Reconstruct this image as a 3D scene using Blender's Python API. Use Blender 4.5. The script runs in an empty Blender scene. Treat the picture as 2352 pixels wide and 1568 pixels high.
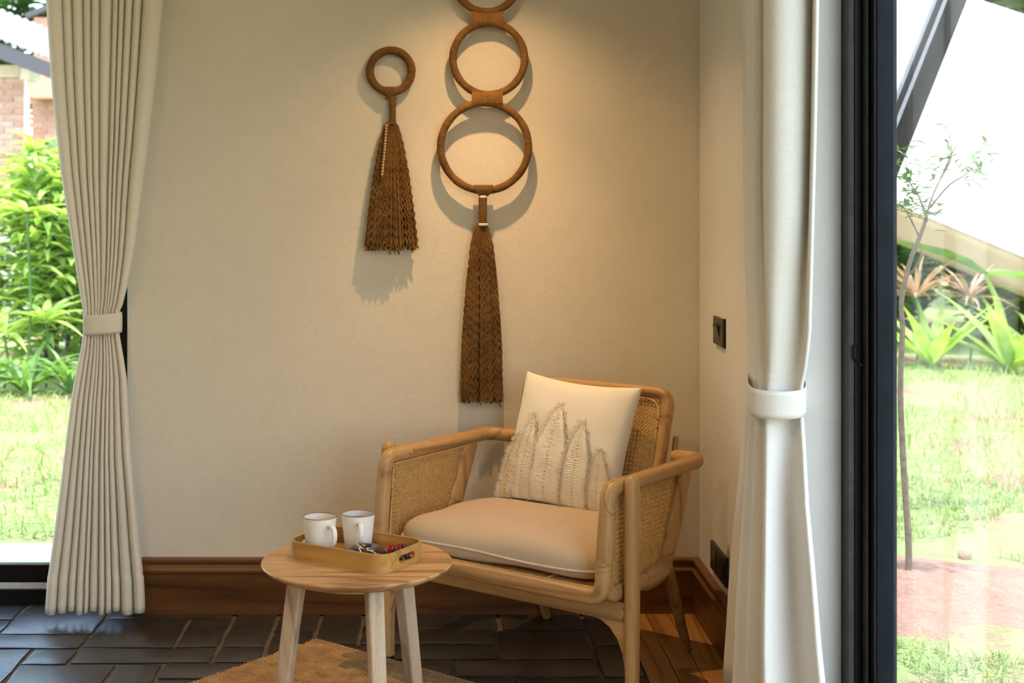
import bpy, bmesh, math, random
from mathutils import Vector, Matrix, noise as mnoise

# ------------------------------------------------------------------ camera, world, sun, exposure
scene = bpy.context.scene
COL = scene.collection
F, CU, CV, CH = 3200.0, 1005.0, 455.0, 1.38      # focal length (px), vanishing point (px), eye height (m)

cam_d = bpy.data.cameras.new('camera')
cam = bpy.data.objects.new('camera', cam_d)
COL.objects.link(cam)
cam.location = (0, 0, CH)
cam.rotation_euler = (math.pi / 2, 0, 0)
cam_d.sensor_width = 36
cam_d.lens = F / 2352 * 36
cam_d.shift_x = (1176 - CU) / 2352
cam_d.shift_y = -(784 - CV) / 2352
cam_d.clip_end = 200
cam_d.dof.use_dof = True
cam_d.dof.focus_distance = 3.9
cam_d.dof.aperture_fstop = 4.5
scene.camera = cam

world = bpy.data.worlds.new('world')
scene.world = world
world.use_nodes = True
wn = world.node_tree
wn.nodes.clear()
wo = wn.nodes.new('ShaderNodeOutputWorld')
wb = wn.nodes.new('ShaderNodeBackground')
ws = wn.nodes.new('ShaderNodeTexSky')
ws.sky_type = 'NISHITA'
ws.sun_disc = False
ws.sun_elevation = math.radians(68)
ws.sun_rotation = math.radians(200)
ws.air_density = 1.0
ws.dust_density = 1.2
ws.ozone_density = 1.0
wb.inputs['Strength'].default_value = 1.38
wm = wn.nodes.new('ShaderNodeMixRGB')       # even white-balance tint that warms the whole sky
wm.blend_type = 'MULTIPLY'
wm.inputs[0].default_value = 1.0
wm.inputs[2].default_value = (1.14, 1.0, .88, 1)
wn.links.new(ws.outputs[0], wm.inputs[1])
wn.links.new(wm.outputs[0], wb.inputs['Color'])
wn.links.new(wb.outputs[0], wo.inputs['Surface'])

sun_d = bpy.data.lights.new('sun', 'SUN')
sun_d.energy = 8.5
sun_d.angle = math.radians(1.0)
sun_d.color = (1.0, 0.96, 0.9)
sun = bpy.data.objects.new('sun', sun_d)
COL.objects.link(sun)
sun.location = (0, 8, 12)
sun.rotation_euler = Vector((0.0, 0.10, -0.99)).to_track_quat('-Z', 'Y').to_euler()

vs = scene.view_settings
vs.view_transform = 'Standard'
vs.look = 'None'
vs.gamma = 1.0
vs.use_curve_mapping = False
vs.exposure = -0.12

cy = scene.cycles
cy.max_bounces = 6
cy.diffuse_bounces = 4
cy.glossy_bounces = 3
cy.transmission_bounces = 3
cy.transparent_max_bounces = 6
cy.caustics_reflective = False
cy.caustics_refractive = False
cy.adaptive_threshold = 0.05

R = random.Random(7)
PI = math.pi


# ------------------------------------------------------------------ helpers
def P(u, v, Y):
    """point at distance Y that the photograph shows at pixel (u, v)"""
    return Vector(((u - CU) * Y / F, Y, CH - (v - CV) * Y / F))


def tag(o, label=None, cat=None, group=None, kind=None):
    if label: o['label'] = label
    if cat: o['category'] = cat
    if group: o['group'] = group
    if kind: o['kind'] = kind
    return o


def empty(name, loc, rz=0.0):
    o = bpy.data.objects.new(name, None)
    COL.objects.link(o)
    o.location = loc
    o.rotation_euler = (0, 0, rz)
    o.empty_display_size = 0.05
    return o


def origin_of(p):
    t = Vector((0, 0, 0))
    while p is not None:
        t += Vector(p.location)
        p = p.parent
    return t


class MB:
    def __init__(self):
        self.v, self.f = [], []

    def add(self, verts, faces):
        n = len(self.v)
        self.v += [Vector(a) for a in verts]
        self.f += [tuple(i + n for i in fc) for fc in faces]
        return self

    def box(self, lo, hi):
        x0, y0, z0 = lo
        x1, y1, z1 = hi
        return self.add([(x0, y0, z0), (x1, y0, z0), (x1, y1, z0), (x0, y1, z0), (x0, y0, z1), (x1, y0, z1), (x1, y1, z1), (x0, y1, z1)],
                        [(0, 3, 2, 1), (4, 5, 6, 7), (0, 1, 5, 4), (1, 2, 6, 5), (2, 3, 7, 6), (3, 0, 4, 7)])

    def beam(self, a, b, w, h, up=(0, 0, 1), w2=None, h2=None):
        """box from a to b; w across, h along up"""
        a, b = Vector(a), Vector(b)
        d = (b - a).normalized()
        s = d.cross(Vector(up))
        s = s.normalized() if s.length > 1e-6 else Vector((1, 0, 0))
        t = s.cross(d).normalized()
        w2 = w if w2 is None else w2
        h2 = h if h2 is None else h2
        vs_ = []
        for c, ww, hh in ((a, w, h), (b, w2, h2)):
            for i, j in ((-1, -1), (1, -1), (1, 1), (-1, 1)):
                vs_.append(c + s * ww * i / 2 + t * hh * j / 2)
        return self.add(vs_, [(0, 1, 2, 3), (7, 6, 5, 4), (0, 4, 5, 1), (1, 5, 6, 2), (2, 6, 7, 3), (3, 7, 4, 0)])

    def sweep(self, pts, rx, ry=None, n=12, up=(0, 0, 1), power=2.0, caps=True, radii=None, closed=False, domed=False):
        """superellipse section along a path; ry along up"""
        pts = [Vector(p) for p in pts]
        ry = rx if ry is None else ry
        up = Vector(up)
        base = len(self.v)
        m = len(pts)
        ext = pts[-1] - pts[0]
        if tuple(up) == (0, 0, 1) and ext.length > 1e-6 and abs(ext.z) / ext.length > .7:
            up = Vector((0, 1, 0))
        for i, p in enumerate(pts):
            if closed:
                d = pts[(i + 1) % m] - pts[i - 1]
            else:
                d = pts[min(i + 1, m - 1)] - pts[max(i - 1, 0)]
            d.normalize()
            s = d.cross(up)
            if s.length < 1e-5:
                s = d.cross(Vector((1, 0.01, 0)))
            s.normalize()
            t = s.cross(d).normalized()
            k = radii[i] if radii else 1.0
            for j in range(n):
                a = 2 * PI * j / n
                c, q = math.cos(a), math.sin(a)
                c = math.copysign(abs(c) ** (2 / power), c)
                q = math.copysign(abs(q) ** (2 / power), q)
                self.v.append(p + s * rx * k * c + t * ry * k * q)
        for i in range(m if closed else m - 1):
            i2 = (i + 1) % m
            for j in range(n):
                j2 = (j + 1) % n
                self.f.append((base + i * n + j, base + i * n + j2, base + i2 * n + j2, base + i2 * n + j))
        if caps and not closed:
            self.f.append(tuple(base + j for j in range(n))[::-1])
            self.f.append(tuple(base + (m - 1) * n + j for j in range(n)))
        return self

    def lathe(self, prof, c=(0, 0, 0), n=40, close=False):
        """prof: list of (r, z)"""
        c = Vector(c)
        base = len(self.v)
        m = len(prof)
        for r, z in prof:
            for j in range(n):
                a = 2 * PI * j / n
                self.v.append(c + Vector((r * math.cos(a), r * math.sin(a), z)))
        for i in range(m if close else m - 1):
            i2 = (i + 1) % m
            for j in range(n):
                j2 = (j + 1) % n
                self.f.append((base + i * n + j, base + i * n + j2, base + i2 * n + j2, base + i2 * n + j))
        return self

    def grid(self, rows, closed_u=False):
        base = len(self.v)
        n = len(rows[0])
        for r in rows:
            self.v += [Vector(p) for p in r]
        for i in range(len(rows) - 1):
            for j in range(n if closed_u else n - 1):
                j2 = (j + 1) % n
                self.f.append((base + i * n + j, base + i * n + j2, base + (i + 1) * n + j2, base + (i + 1) * n + j))
        return self

    def prism(self, poly, z0, z1):
        n = len(poly)
        vs_ = [(x, y, z0) for x, y in poly] + [(x, y, z1) for x, y in poly]
        fs = [tuple(range(n))[::-1], tuple(range(n, 2 * n))]
        for i in range(n):
            j = (i + 1) % n
            fs.append((i, j, n + j, n + i))
        return self.add(vs_, fs)

    def build(self, name, mat, parent=None, smooth=True, bevel=0, sub=0, local=False, angle=40, solid=0, kind=None, label=None):
        me = bpy.data.meshes.new(name)
        off = Vector((0, 0, 0)) if (parent is None or local) else origin_of(parent)
        me.from_pydata([tuple(p - off) for p in self.v], [], self.f)
        me.update()
        o = bpy.data.objects.new(name, me)
        COL.objects.link(o)
        if mat is not None:
            me.materials.append(mat)
        if parent is not None:
            o.parent = parent
        bm = bmesh.new()
        bm.from_mesh(me)
        bmesh.ops.recalc_face_normals(bm, faces=bm.faces)
        bm.to_mesh(me)
        bm.free()
        if smooth:
            for p in me.polygons:
                p.use_smooth = True
            try:
                me.set_sharp_from_angle(angle=math.radians(angle))
            except Exception:
                pass
        if solid:
            m = o.modifiers.new('solid', 'SOLIDIFY')
            m.thickness = solid
            m.offset = 0
        if bevel:
            m = o.modifiers.new('bevel', 'BEVEL')
            m.width = bevel
            m.segments = 3
            m.limit_method = 'ANGLE'
            m.angle_limit = math.radians(35)
        if sub:
            m = o.modifiers.new('sub', 'SUBSURF')
            m.levels = sub
            m.render_levels = sub
        if kind: o['kind'] = kind
        if label: o['label'] = label
        return o


def arc_path(pts, radius, seg=6):
    """polyline with its inner corners rounded"""
    pts = [Vector(p) for p in pts]
    out = [pts[0]]
    rr = radius if isinstance(radius, (list, tuple)) else [radius] * (len(pts) - 2)
    for i in range(1, len(pts) - 1):
        p = pts[i]
        a = (pts[i - 1] - p)
        b = (pts[i + 1] - p)
        r = min(rr[i - 1], a.length * .49, b.length * .49)
        A, B = p + a.normalized() * r, p + b.normalized() * r
        for k in range(seg + 1):
            t = k / seg
            out.append(A * (1 - t) ** 2 + p * 2 * t * (1 - t) + B * t * t)
    out.append(pts[-1])
    return out


def resample(pts, n):
    pts = [Vector(p) for p in pts]
    L = [0]
    for i in range(1, len(pts)):
        L.append(L[-1] + (pts[i] - pts[i - 1]).length)
    out = []
    k = 0
    for i in range(n):
        t = L[-1] * i / (n - 1)
        while k < len(L) - 2 and L[k + 1] < t:
            k += 1
        d = L[k + 1] - L[k]
        out.append(pts[k].lerp(pts[k + 1], (t - L[k]) / d if d > 1e-9 else 0))
    return out


def catmull(pts, per=5):
    pts = [Vector(p) for p in pts]
    out = []
    n = len(pts)
    for i in range(n - 1):
        p0, p1, p2, p3 = pts[max(i - 1, 0)], pts[i], pts[i + 1], pts[min(i + 2, n - 1)]
        for k in range(per):
            t = k / per
            out.append(.5 * ((2 * p1) + (p2 - p0) * t + (2 * p0 - 5 * p1 + 4 * p2 - p3) * t * t + (3 * p1 - p0 - 3 * p2 + p3) * t ** 3))
    out.append(pts[-1])
    return out


def interp(tab, x):
    if x <= tab[0][0]: return tab[0][1]
    for (a, b), (c, d) in zip(tab, tab[1:]):
        if x <= c:
            return b + (d - b) * (x - a) / (c - a)
    return tab[-1][1]


# ------------------------------------------------------------------ materials
class NT:
    def __init__(self, name):
        self.m = bpy.data.materials.new(name)
        self.m.use_nodes = True
        self.t = self.m.node_tree
        self.b = self.t.nodes['Principled BSDF']
        self.out = self.t.nodes['Material Output']

    def n(self, typ, **kw):
        nd = self.t.nodes.new('ShaderNode' + typ)
        for k, v in kw.items():
            if k in nd.inputs:
                nd.inputs[k].default_value = v
            else:
                setattr(nd, k, v)
        return nd

    def l(self, a, b):
        self.t.links.new(a, b)

    def coord(self, scale=(1, 1, 1), rot=(0, 0, 0), which='Object', wobble=False):
        tc = self.n('TexCoord')
        mp = self.n('Mapping')
        mp.inputs['Scale'].default_value = scale
        mp.inputs['Rotation'].default_value = rot
        src = tc.outputs[which]
        self.l(src, mp.inputs['Vector'])
        if wobble:      # every object gets its own stretch of the pattern
            oi = self.n('ObjectInfo')
            mm = self.n('Math', operation='MULTIPLY')
            mm.inputs[1].default_value = 37.0
            self.l(oi.outputs['Random'], mm.inputs[0])
            ad = self.n('VectorMath', operation='ADD')
            self.l(mp.outputs[0], ad.inputs[0])
            cx = self.n('CombineXYZ')
            for i in range(3): self.l(mm.outputs[0], cx.inputs[i])
            self.l(cx.outputs[0], ad.inputs[1])
            return ad.outputs[0]
        return mp.outputs[0]

    def noise(self, vec, scale, detail=4, rough=.5, dist=0):
        nd = self.n('TexNoise')
        nd.inputs['Scale'].default_value = scale
        nd.inputs['Detail'].default_value = detail
        nd.inputs['Roughness'].default_value = rough
        nd.inputs['Distortion'].default_value = dist
        if vec is not None: self.l(vec, nd.inputs['Vector'])
        return nd.outputs[0]

    def ramp(self, fac, stops):
        r = self.n('ValToRGB')
        cr = r.color_ramp
        while len(cr.elements) < len(stops):
            cr.elements.new(0.5)
        for e, (p, c) in zip(cr.elements, stops):
            e.position = p
            e.color = c if len(c) == 4 else (*c, 1)
        self.l(fac, r.inputs[0])
        return r.outputs[0]

    def mix(self, fac, a, b, mode='MIX'):
        m = self.n('MixRGB', blend_type=mode)
        for i, x in ((0, fac), (1, a), (2, b)):
            if hasattr(x, 'links'):
                self.l(x, m.inputs[i])
            elif i == 0:
                m.inputs[0].default_value = x
            else:
                m.inputs[i].default_value = x if len(x) == 4 else (*x, 1)
        return m.outputs[0]

    def bump(self, h, strength=.3, dist=.01, prev=None):
        b = self.n('Bump')
        b.inputs['Strength'].default_value = strength
        b.inputs['Distance'].default_value = dist
        self.l(h, b.inputs['Height'])
        if prev is not None: self.l(prev, b.inputs['Normal'])
        self.l(b.outputs[0], self.b.inputs['Normal'])
        return b.outputs[0]

    def set(self, **kw):
        for k, v in kw.items():
            k = {'rough': 'Roughness', 'metal': 'Metallic', 'spec': 'Specular IOR Level', 'color': 'Base Color', 'coat': 'Coat Weight',
                 'sheen': 'Sheen Weight', 'sss': 'Subsurface Weight'}.get(k, k)
            if hasattr(v, 'links'):
                self.l(v, self.b.inputs[k])
            else:
                if k == 'Base Color' and len(v) == 3: v = (*v, 1)
                self.b.inputs[k].default_value = v
        return self


def plain(name, col, rough=.5, metal=0, spec=.5, noise_amt=.12, noise_scale=40, coat=0):
    t = NT(name)
    c = t.coord(wobble=True)
    n = t.noise(c, noise_scale, 3)
    d = tuple(x * (1 - noise_amt) for x in col)
    e = tuple(min(1, x * (1 + noise_amt)) for x in col)
    t.set(color=t.ramp(n, [(.3, d), (.7, e)]), rough=rough, metal=metal, spec=spec, coat=coat)
    return t.m


def wood(name, light, mid, dark, axis=2, ring=11.0, stretch=.07, rough=.45, contrast=1.0, bump=.05, fig=1.0):
    """long grain along the given object axis"""
    t = NT(name)
    sc = [1, 1, 1]
    sc[axis] = stretch
    c = t.coord(scale=tuple(sc), wobble=True)
    big = t.noise(c, ring * .55, 2, .4, .6 * fig)
    w = t.n('Math', operation='MULTIPLY')
    w.inputs[1].default_value = 9.0
    t.l(big, w.inputs[0])
    fr = t.n('Math', operation='PINGPONG')
    fr.inputs[1].default_value = 1.0
    t.l(w.outputs[0], fr.inputs[0])
    fib = t.noise(c, ring * 22, 3, .6)
    blot = t.noise(t.coord(wobble=True), 6, 2)
    base = t.ramp(fr.outputs[0], [(0.0, dark), (.22, mid), (.65, light), (1.0, mid)])
    base = t.mix(.45 * contrast, base, t.ramp(fib, [(.3, mid), (.7, light)]), 'MIX')
    dk = t.ramp(fib, [(.25, (.72, .66, .6)), (.55, (1, 1, 1))])
    base = t.mix(.55, base, dk, 'MULTIPLY')
    base = t.mix(.25, base, t.ramp(blot, [(.35, (.78, .76, .74)), (.65, (1.0, 1.0, 1.0))]), 'MULTIPLY')
    t.set(color=base, rough=rough, spec=.4)
    t.bump(fib, bump, .004)
    return t.m


M = {}
# plaster
def plaster(name, col):
    t = NT(name)
    c = t.coord()
    n1 = t.noise(c, 2.2, 3, .5)
    n2 = t.noise(c, 55, 5, .6, .4)
    n3 = t.noise(c, 260, 2, .5)
    n4 = t.noise(c, 14, 4, .6, .8)
    t.set(color=t.mix(.5, t.ramp(n1, [(.3, tuple(x * .94 for x in col)), (.7, col)]), t.ramp(n4, [(.25, tuple(x * .93 for x in col)), (.6, col)])), rough=.85, spec=.2)
    b = t.bump(n4, .12, .012)
    b = t.bump(n2, .24, .0045, b)
    t.bump(n3, .2, .0014, b)
    return t.m
M['plaster'] = plaster('plaster_cream', (.74, .665, .545))
M['plaster_white'] = plaster('plaster_white', (.78, .77, .74))
M['ceiling'] = plain('ceiling_paint', (.86, .84, .80), .9, noise_amt=.03)

# slate
t = NT('slate_tile')
c = t.coord(wobble=True)
n1 = t.noise(c, 7, 5, .6, .5)
n2 = t.noise(c, 60, 5, .7)
n3 = t.noise(c, 320, 3, .6)
oi = t.n('ObjectInfo')
tone = t.ramp(oi.outputs['Random'], [(0, (.62, .62, .66)), (.5, (1, .98, .95)), (1, (1.45, 1.35, 1.25))])
base = t.ramp(n1, [(.28, (.010, .009, .008)), (.52, (.020, .018, .016)), (.75, (.044, .037, .030))])
base = t.mix(.6, base, t.ramp(n2, [(.35, (.55, .55, .55)), (.7, (1.35, 1.3, 1.22))]), 'MULTIPLY')
t.set(color=t.mix(1, base, tone, 'MULTIPLY'), spec=.9, coat=.25, rough=t.ramp(n2, [(.3, (.30, .30, .30)), (.7, (.48, .48, .48))]))
b = t.bump(n1, .15, .006)
b = t.bump(n2, .2, .0025, b)
t.bump(n3, .2, .0008, b)
t.b.inputs['Coat Roughness'].default_value = .28
M['slate'] = t.m
t = NT('floor_grout')
c = t.coord()
n1 = t.noise(c, 18, 4, .6)
n2 = t.noise(c, 300, 3, .6)
t.set(color=t.mix(.5, t.ramp(n1, [(.3, (.085, .065, .048)), (.7, (.17, .135, .10))]), t.ramp(n2, [(.3, (.07, .055, .04)), (.7, (.2, .16, .12))])), rough=.9, spec=.2)
t.bump(n2, .5, .002)
M['grout'] = t.m

ASH_L, ASH_M, ASH_D = (.55, .335, .15), (.44, .245, .088), (.22, .105, .036)
for ax, nm in ((0, 'x'), (1, 'y'), (2, 'z')):
    M['ash_' + nm] = wood('ash_wood_grain_' + nm, ASH_L, ASH_M, ASH_D, ax, ring=14, stretch=.06, rough=.42, contrast=.7)
M['table_top'] = wood('ash_table_top', (.62, .365, .16), (.52, .28, .11), (.25, .11, .038), 0, ring=9, stretch=.16, rough=.38, contrast=.3, fig=2.2)
M['table_leg'] = wood('ash_table_leg', (.58, .43, .30), (.47, .34, .225), (.25, .16, .095), 2, ring=18, stretch=.05, rough=.5, contrast=.7)
M['baseboard'] = wood('teak_baseboard', (.20, .085, .026), (.145, .056, .016), (.06, .022, .007), 0, ring=7, stretch=.12, rough=.38, contrast=.4)
M['baseboard_y'] = wood('teak_baseboard_side', (.20, .085, .026), (.145, .056, .016), (.06, .022, .007), 1, ring=7, stretch=.12, rough=.38, contrast=.4)
M['plank'] = wood('teak_floor_plank', (.50, .26, .09), (.38, .18, .056), (.18, .075, .024), 1, ring=10, stretch=.09, rough=.35, contrast=.5)
M['bamboo'] = wood('bamboo_strip', (.52, .29, .085), (.45, .235, .06), (.31, .145, .03), 0, ring=26, stretch=.05, rough=.3, contrast=.8)
M['bead'] = plain('bead_wood', (.55, .34, .15), .45)
M['cane'] = plain('woven_cane', (.62, .38, .13), .45, noise_amt=.18, noise_scale=70)
M['cane_trim'] = plain('cane_spline', (.60, .39, .17), .45)

def cloth(name, col, scale=900, transl=0.0, slub=.1, rough=.9, fill=None, bump=.25):
    t = NT(name)
    cx = t.coord(scale=(scale, scale, scale * .06))
    cy = t.coord(scale=(scale * .05, scale * .05, scale))
    a = t.noise(cx, 1, 2)
    b_ = t.noise(cy, 1, 2)
    w = t.mix(.5, a, b_)
    big = t.noise(t.coord(), 5, 2)
    base = t.ramp(w, [(.3, tuple(x * (1 - slub) for x in col)), (.7, tuple(min(1, x * (1 + slub)) for x in col))])
    base = t.mix(.15, base, t.ramp(big, [(.3, (.85, .84, .82)), (.7, (1, 1, 1))]), 'MULTIPLY')
    t.set(color=base, rough=rough, spec=.15, sheen=.15)
    t.bump(w, bump, .0012)
    if transl:
        tr = t.n('BsdfTranslucent')
        t.l(base, tr.inputs['Color'])
        mx = t.n('MixShader')
        mx.inputs[0].default_value = transl
        t.l(t.b.outputs[0], mx.inputs[1])
        t.l(tr.outputs[0], mx.inputs[2])
        t.l(mx.outputs[0], t.out.inputs['Surface'])
    return t.m
M['curtain'] = cloth('linen_curtain', (.90, .83, .72), 700, .25, .06)
M['curtain_white'] = cloth('linen_curtain_white', (.86, .835, .79), 700, .2, .07)
M['cushion'] = cloth('seat_cushion_fabric', (.54, .41, .285), 1500, 0, .08, bump=.2)
M['pillow'] = cloth('pillow_cotton', (.84, .79, .70), 1800, 0, .03, bump=.1)
M['fringe'] = cloth('applique_thread', (.90, .81, .67), 900, 0, .10, bump=.5)
M['piping'] = plain('cushion_piping', (.60, .49, .38), .85)

def yarn(name, a, b_, scale=260):
    t = NT(name)
    c = t.coord()
    n = t.noise(c, scale, 3, .6)
    n2 = t.noise(c, 16, 3)
    t.set(color=t.mix(.5, t.ramp(n, [(.3, a), (.7, b_)]), t.ramp(n2, [(.3, a), (.7, b_)])), rough=.9, spec=.15)
    t.bump(n, .6, .0015)
    return t.m
M['jute_yarn'] = yarn('brown_jute_yarn', (.085, .038, .010), (.30, .155, .05))
M['jute_rug'] = yarn('jute_rug_braid', (.17, .085, .028), (.54, .33, .15), 120)
M['white_thread'] = plain('white_thread', (.75, .72, .66), .8)

M['black_frame'] = plain('black_aluminium', (.004, .004, .005), .45, metal=0, spec=.25, noise_amt=.3, noise_scale=12)
M['frame_blue'] = plain('sash_aluminium', (.008, .012, .018), .5, metal=0, spec=.12, noise_amt=.25, noise_scale=12)
M['frame_grey'] = plain('weathered_aluminium', (.055, .055, .055), .6, spec=.15, noise_amt=.25, noise_scale=20)
M['rail_metal'] = plain('bare_aluminium_rail', (.80, .81, .84), .35, metal=.5)
M['rubber'] = plain('black_rubber', (.012, .012, .012), .7)
M['plate'] = plain('bronze_plate', (.062, .046, .03), .42, metal=.3)
M['plate_dark'] = plain('dark_bronze_plate', (.020, .017, .013), .35, metal=.3)
M['rocker'] = plain('dark_rocker', (.013, .011, .009), .3)
M['brick_lime'] = plain('lime_render', (.75, .70, .66), .9)

t = NT('speckled_stoneware')
c = t.coord(wobble=True)
vo = t.n('TexVoronoi')
vo.inputs['Scale'].default_value = 75
t.l(c, vo.inputs['Vector'])
sp = t.ramp(vo.outputs['Distance'], [(.055, (1, 1, 1)), (.085, (0, 0, 0))])
n = t.noise(c, 30, 2)
sp = t.mix(1, sp, t.ramp(n, [(.52, (0, 0, 0)), (.56, (1, 1, 1))]), 'MULTIPLY')
t.set(color=t.mix(sp, (.77, .72, .64), (.16, .11, .07)), rough=.35, spec=.5)
M['mug'] = t.m
M['mug_rim'] = plain('terracotta_rim', (.30, .105, .035), .5)
M['coffee'] = plain('coffee', (.035, .016, .007), .08)
M['dough'] = plain('doughnut_crumb', (.42, .18, .05), .6, noise_amt=.3, noise_scale=90)
M['choc'] = plain('chocolate_icing', (.030, .012, .005), .3, noise_amt=.4, noise_scale=60, coat=.25)
M['drizzle'] = plain('white_icing', (.72, .68, .64), .25)
M['raspberry'] = plain('raspberry_skin', (.42, .012, .014), .35, noise_amt=.25, noise_scale=200)
M['blueberry'] = plain('blueberry_skin', (.017, .019, .032), .45, noise_amt=.5, noise_scale=120)
M['strawberry'] = plain('strawberry_flesh', (.56, .065, .045), .3, noise_amt=.35, noise_scale=120)

def leafmat(name, a, b_, transl=.3):
    t = NT(name)
    c = t.coord()
    oi = t.n('ObjectInfo')
    n = t.noise(c, 7, 3, .6)
    base = t.ramp(n, [(.3, a), (.7, b_)])
    t.set(color=base, rough=.4, spec=.45)
    tr = t.n('BsdfTranslucent')
    t.l(t.mix(1, base, (1.3, 1.25, .6), 'MULTIPLY'), tr.inputs['Color'])
    mx = t.n('MixShader')
    mx.inputs[0].default_value = transl
    t.l(t.b.outputs[0], mx.inputs[1])
    t.l(tr.outputs[0], mx.inputs[2])
    t.l(mx.outputs[0], t.out.inputs['Surface'])
    return t.m
M['leaf'] = leafmat('leaf_mid_green', (.08, .19, .05), (.24, .42, .12), .4)
M['leaf_lime'] = leafmat('leaf_lime', (.24, .42, .09), (.44, .58, .18), .4)
M['leaf_dark'] = leafmat('leaf_dark', (.04, .11, .03), (.13, .25, .08), .3)
M['leaf_pink'] = leafmat('leaf_pink', (.38, .22, .17), (.55, .36, .26))
M['leaf_fine'] = leafmat('leaf_sapling', (.07, .15, .04), (.16, .27, .09), .2)
M['bark'] = plain('pale_bark', (.17, .13, .10), .85, noise_amt=.3)
M['bark_dark'] = plain('dark_bark', (.085, .07, .055), .9, noise_amt=.3)

t = NT('lawn_ground')
c = t.coord()
n1 = t.noise(c, .9, 4, .6, .3)
n2 = t.noise(c, 9, 5, .7)
n3 = t.noise(c, 60, 4, .7)
grass = t.mix(.5, t.ramp(n2, [(.3, (.14, .21, .065)), (.7, (.30, .37, .15))]), t.ramp(n3, [(.3, (.11, .17, .05)), (.7, (.37, .40, .21))]))
soil = t.mix(.5, t.ramp(n2, [(.3, (.19, .10, .07)), (.7, (.30, .19, .14))]), t.ramp(n3, [(.3, (.19, .10, .07)), (.7, (.40, .28, .22))]))
t.set(color=t.mix(t.ramp(n1, [(.50, (0, 0, 0)), (.62, (1, 1, 1))]), grass, soil), rough=.95, spec=.1)
b = t.bump(n2, .6, .05)
t.bump(n3, .6, .012, b)
M['lawn'] = t.m
t = NT('bare_red_soil')
c = t.coord()
n2 = t.noise(c, 8, 5, .7)
n3 = t.noise(c, 70, 4, .7)
t.set(color=t.mix(.5, t.ramp(n2, [(.3, (.21, .115, .08)), (.7, (.35, .22, .165))]), t.ramp(n3, [(.3, (.18, .095, .065)), (.7, (.40, .27, .215))])), rough=.95, spec=.1)
b = t.bump(n2, .6, .04)
t.bump(n3, .7, .012, b)
M['soil'] = t.m
M['grass'] = leafmat('grass_blade', (.16, .26, .07), (.33, .42, .16), .35)
M['concrete'] = plain('pale_concrete', (.66, .65, .63), .9, noise_amt=.06)
M['canvas'] = cloth('white_canvas', (.84, .84, .85), 300, .45, .02)
M['valance'] = cloth('tan_canvas', (.52, .40, .26), 300, .25, .05)
M['pole'] = plain('grey_brown_steel', (.022, .019, .016), .6, spec=.2, noise_amt=.15)
M['pole_light'] = plain('pale_steel_edge', (.22, .22, .25), .4)
M['brick'] = NT('clay_brick').set(rough=.9).m
t = NT('clay_brick')
oi = t.n('ObjectInfo')
c = t.coord(wobble=True)
t.set(color=t.mix(.35, t.ramp(oi.outputs['Random'], [(0, (.36, .18, .13)), (.5, (.46, .26, .19)), (1, (.52, .37, .30))]), t.ramp(t.noise(c, 20, 3), [(.3, (.4, .2, .14)), (.7, (.62, .42, .34))])), rough=.95, spec=.1)
M['brick'] = t.m
M['mortar'] = plain('grey_mortar', (.47, .44, .43), .95)
M['red_tile'] = plain('red_roof_tile', (.52, .21, .13), .8, noise_amt=.2, noise_scale=8)
M['pale_tile'] = plain('pale_roof_tile', (.42, .42, .45), .7, noise_amt=.2)
M['fascia'] = plain('grey_fascia', (.07, .067, .08), .7)
M['cream'] = plain('cream_beam', (.56, .47, .37), .9)
M['clear'] = None
t = NT('clear_glass')
t.t.nodes.remove(t.b)
tr = t.n('BsdfTransparent')
tr.inputs['Color'].default_value = (.96, .98, .97, 1)
gl = t.n('BsdfGlossy')
gl.inputs['Roughness'].default_value = .02
gl.inputs['Color'].default_value = (1, 1, 1, 1)
fr = t.n('Fresnel')
fr.inputs['IOR'].default_value = 1.45
sm = t.n('Math', operation='MULTIPLY')
sm.inputs[1].default_value = .2
t.l(fr.outputs[0], sm.inputs[0])
mx = t.n('MixShader')
t.l(sm.outputs[0], mx.inputs[0])
t.l(tr.outputs[0], mx.inputs[1])
t.l(gl.outputs[0], mx.inputs[2])
t.l(mx.outputs[0], t.out.inputs['Surface'])
M['glass'] = t.m

# ------------------------------------------------------------------ room shell
WY, WX, WL = 4.638, 0.87, -1.035      # back wall face, right wall face, edge of the window opening
CEIL = 2.80
XL, YF = -3.4, -1.6                     # left and front limits of the room


def struct(name, mb, mat, smooth=False, bevel=0, label=None):
    o = mb.build(name, mat, smooth=smooth, bevel=bevel)
    o['kind'] = 'structure'
    if label: o['label'] = label
    return o


def grid_wall(name, mat, axis, c0, c1, a0, a1, z0, z1):
    m = MB()
    if axis == 'y':
        m.box((a0, c0, z0), (a1, c1, z1))
    else:
        m.box((c0, a0, z0), (c1, a1, z1))
    return m


m = MB()
m.box((WL, WY, 0), (WX + .25, WY + .25, CEIL))
m.box((-3.1, WY, 2.42), (WL, WY + .25, CEIL))
m.box((XL - .2, WY, 0), (-3.1, WY + .25, CEIL))
struct('wall_back', m, M['plaster'], bevel=.012, label='cream rough plaster wall behind the armchair')
DJ, DN, DH = 3.35, -1.2, 2.45           # door opening: far jamb, near jamb, head
m = MB()
m.box((WX, DJ, 0), (WX + .215, WY, CEIL))
m.box((WX, DN, DH), (WX + .215, DJ, CEIL))
m.box((WX, YF, 0), (WX + .215, DN, CEIL))
struct('wall_right', m, M['plaster_white'], bevel=.008, label='plaster side wall with a switch and a socket')
struct('wall_left', MB().box((XL - .2, YF - .2, 0), (XL, WY, CEIL)), M['plaster'])
struct('wall_front', MB().box((XL, YF - .2, 0), (WX + .25, YF, CEIL)), M['plaster'])
struct('ceiling', MB().box((XL - .2, YF - .2, CEIL), (WX + .25, WY + .25, CEIL + .15)), M['ceiling'])

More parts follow.
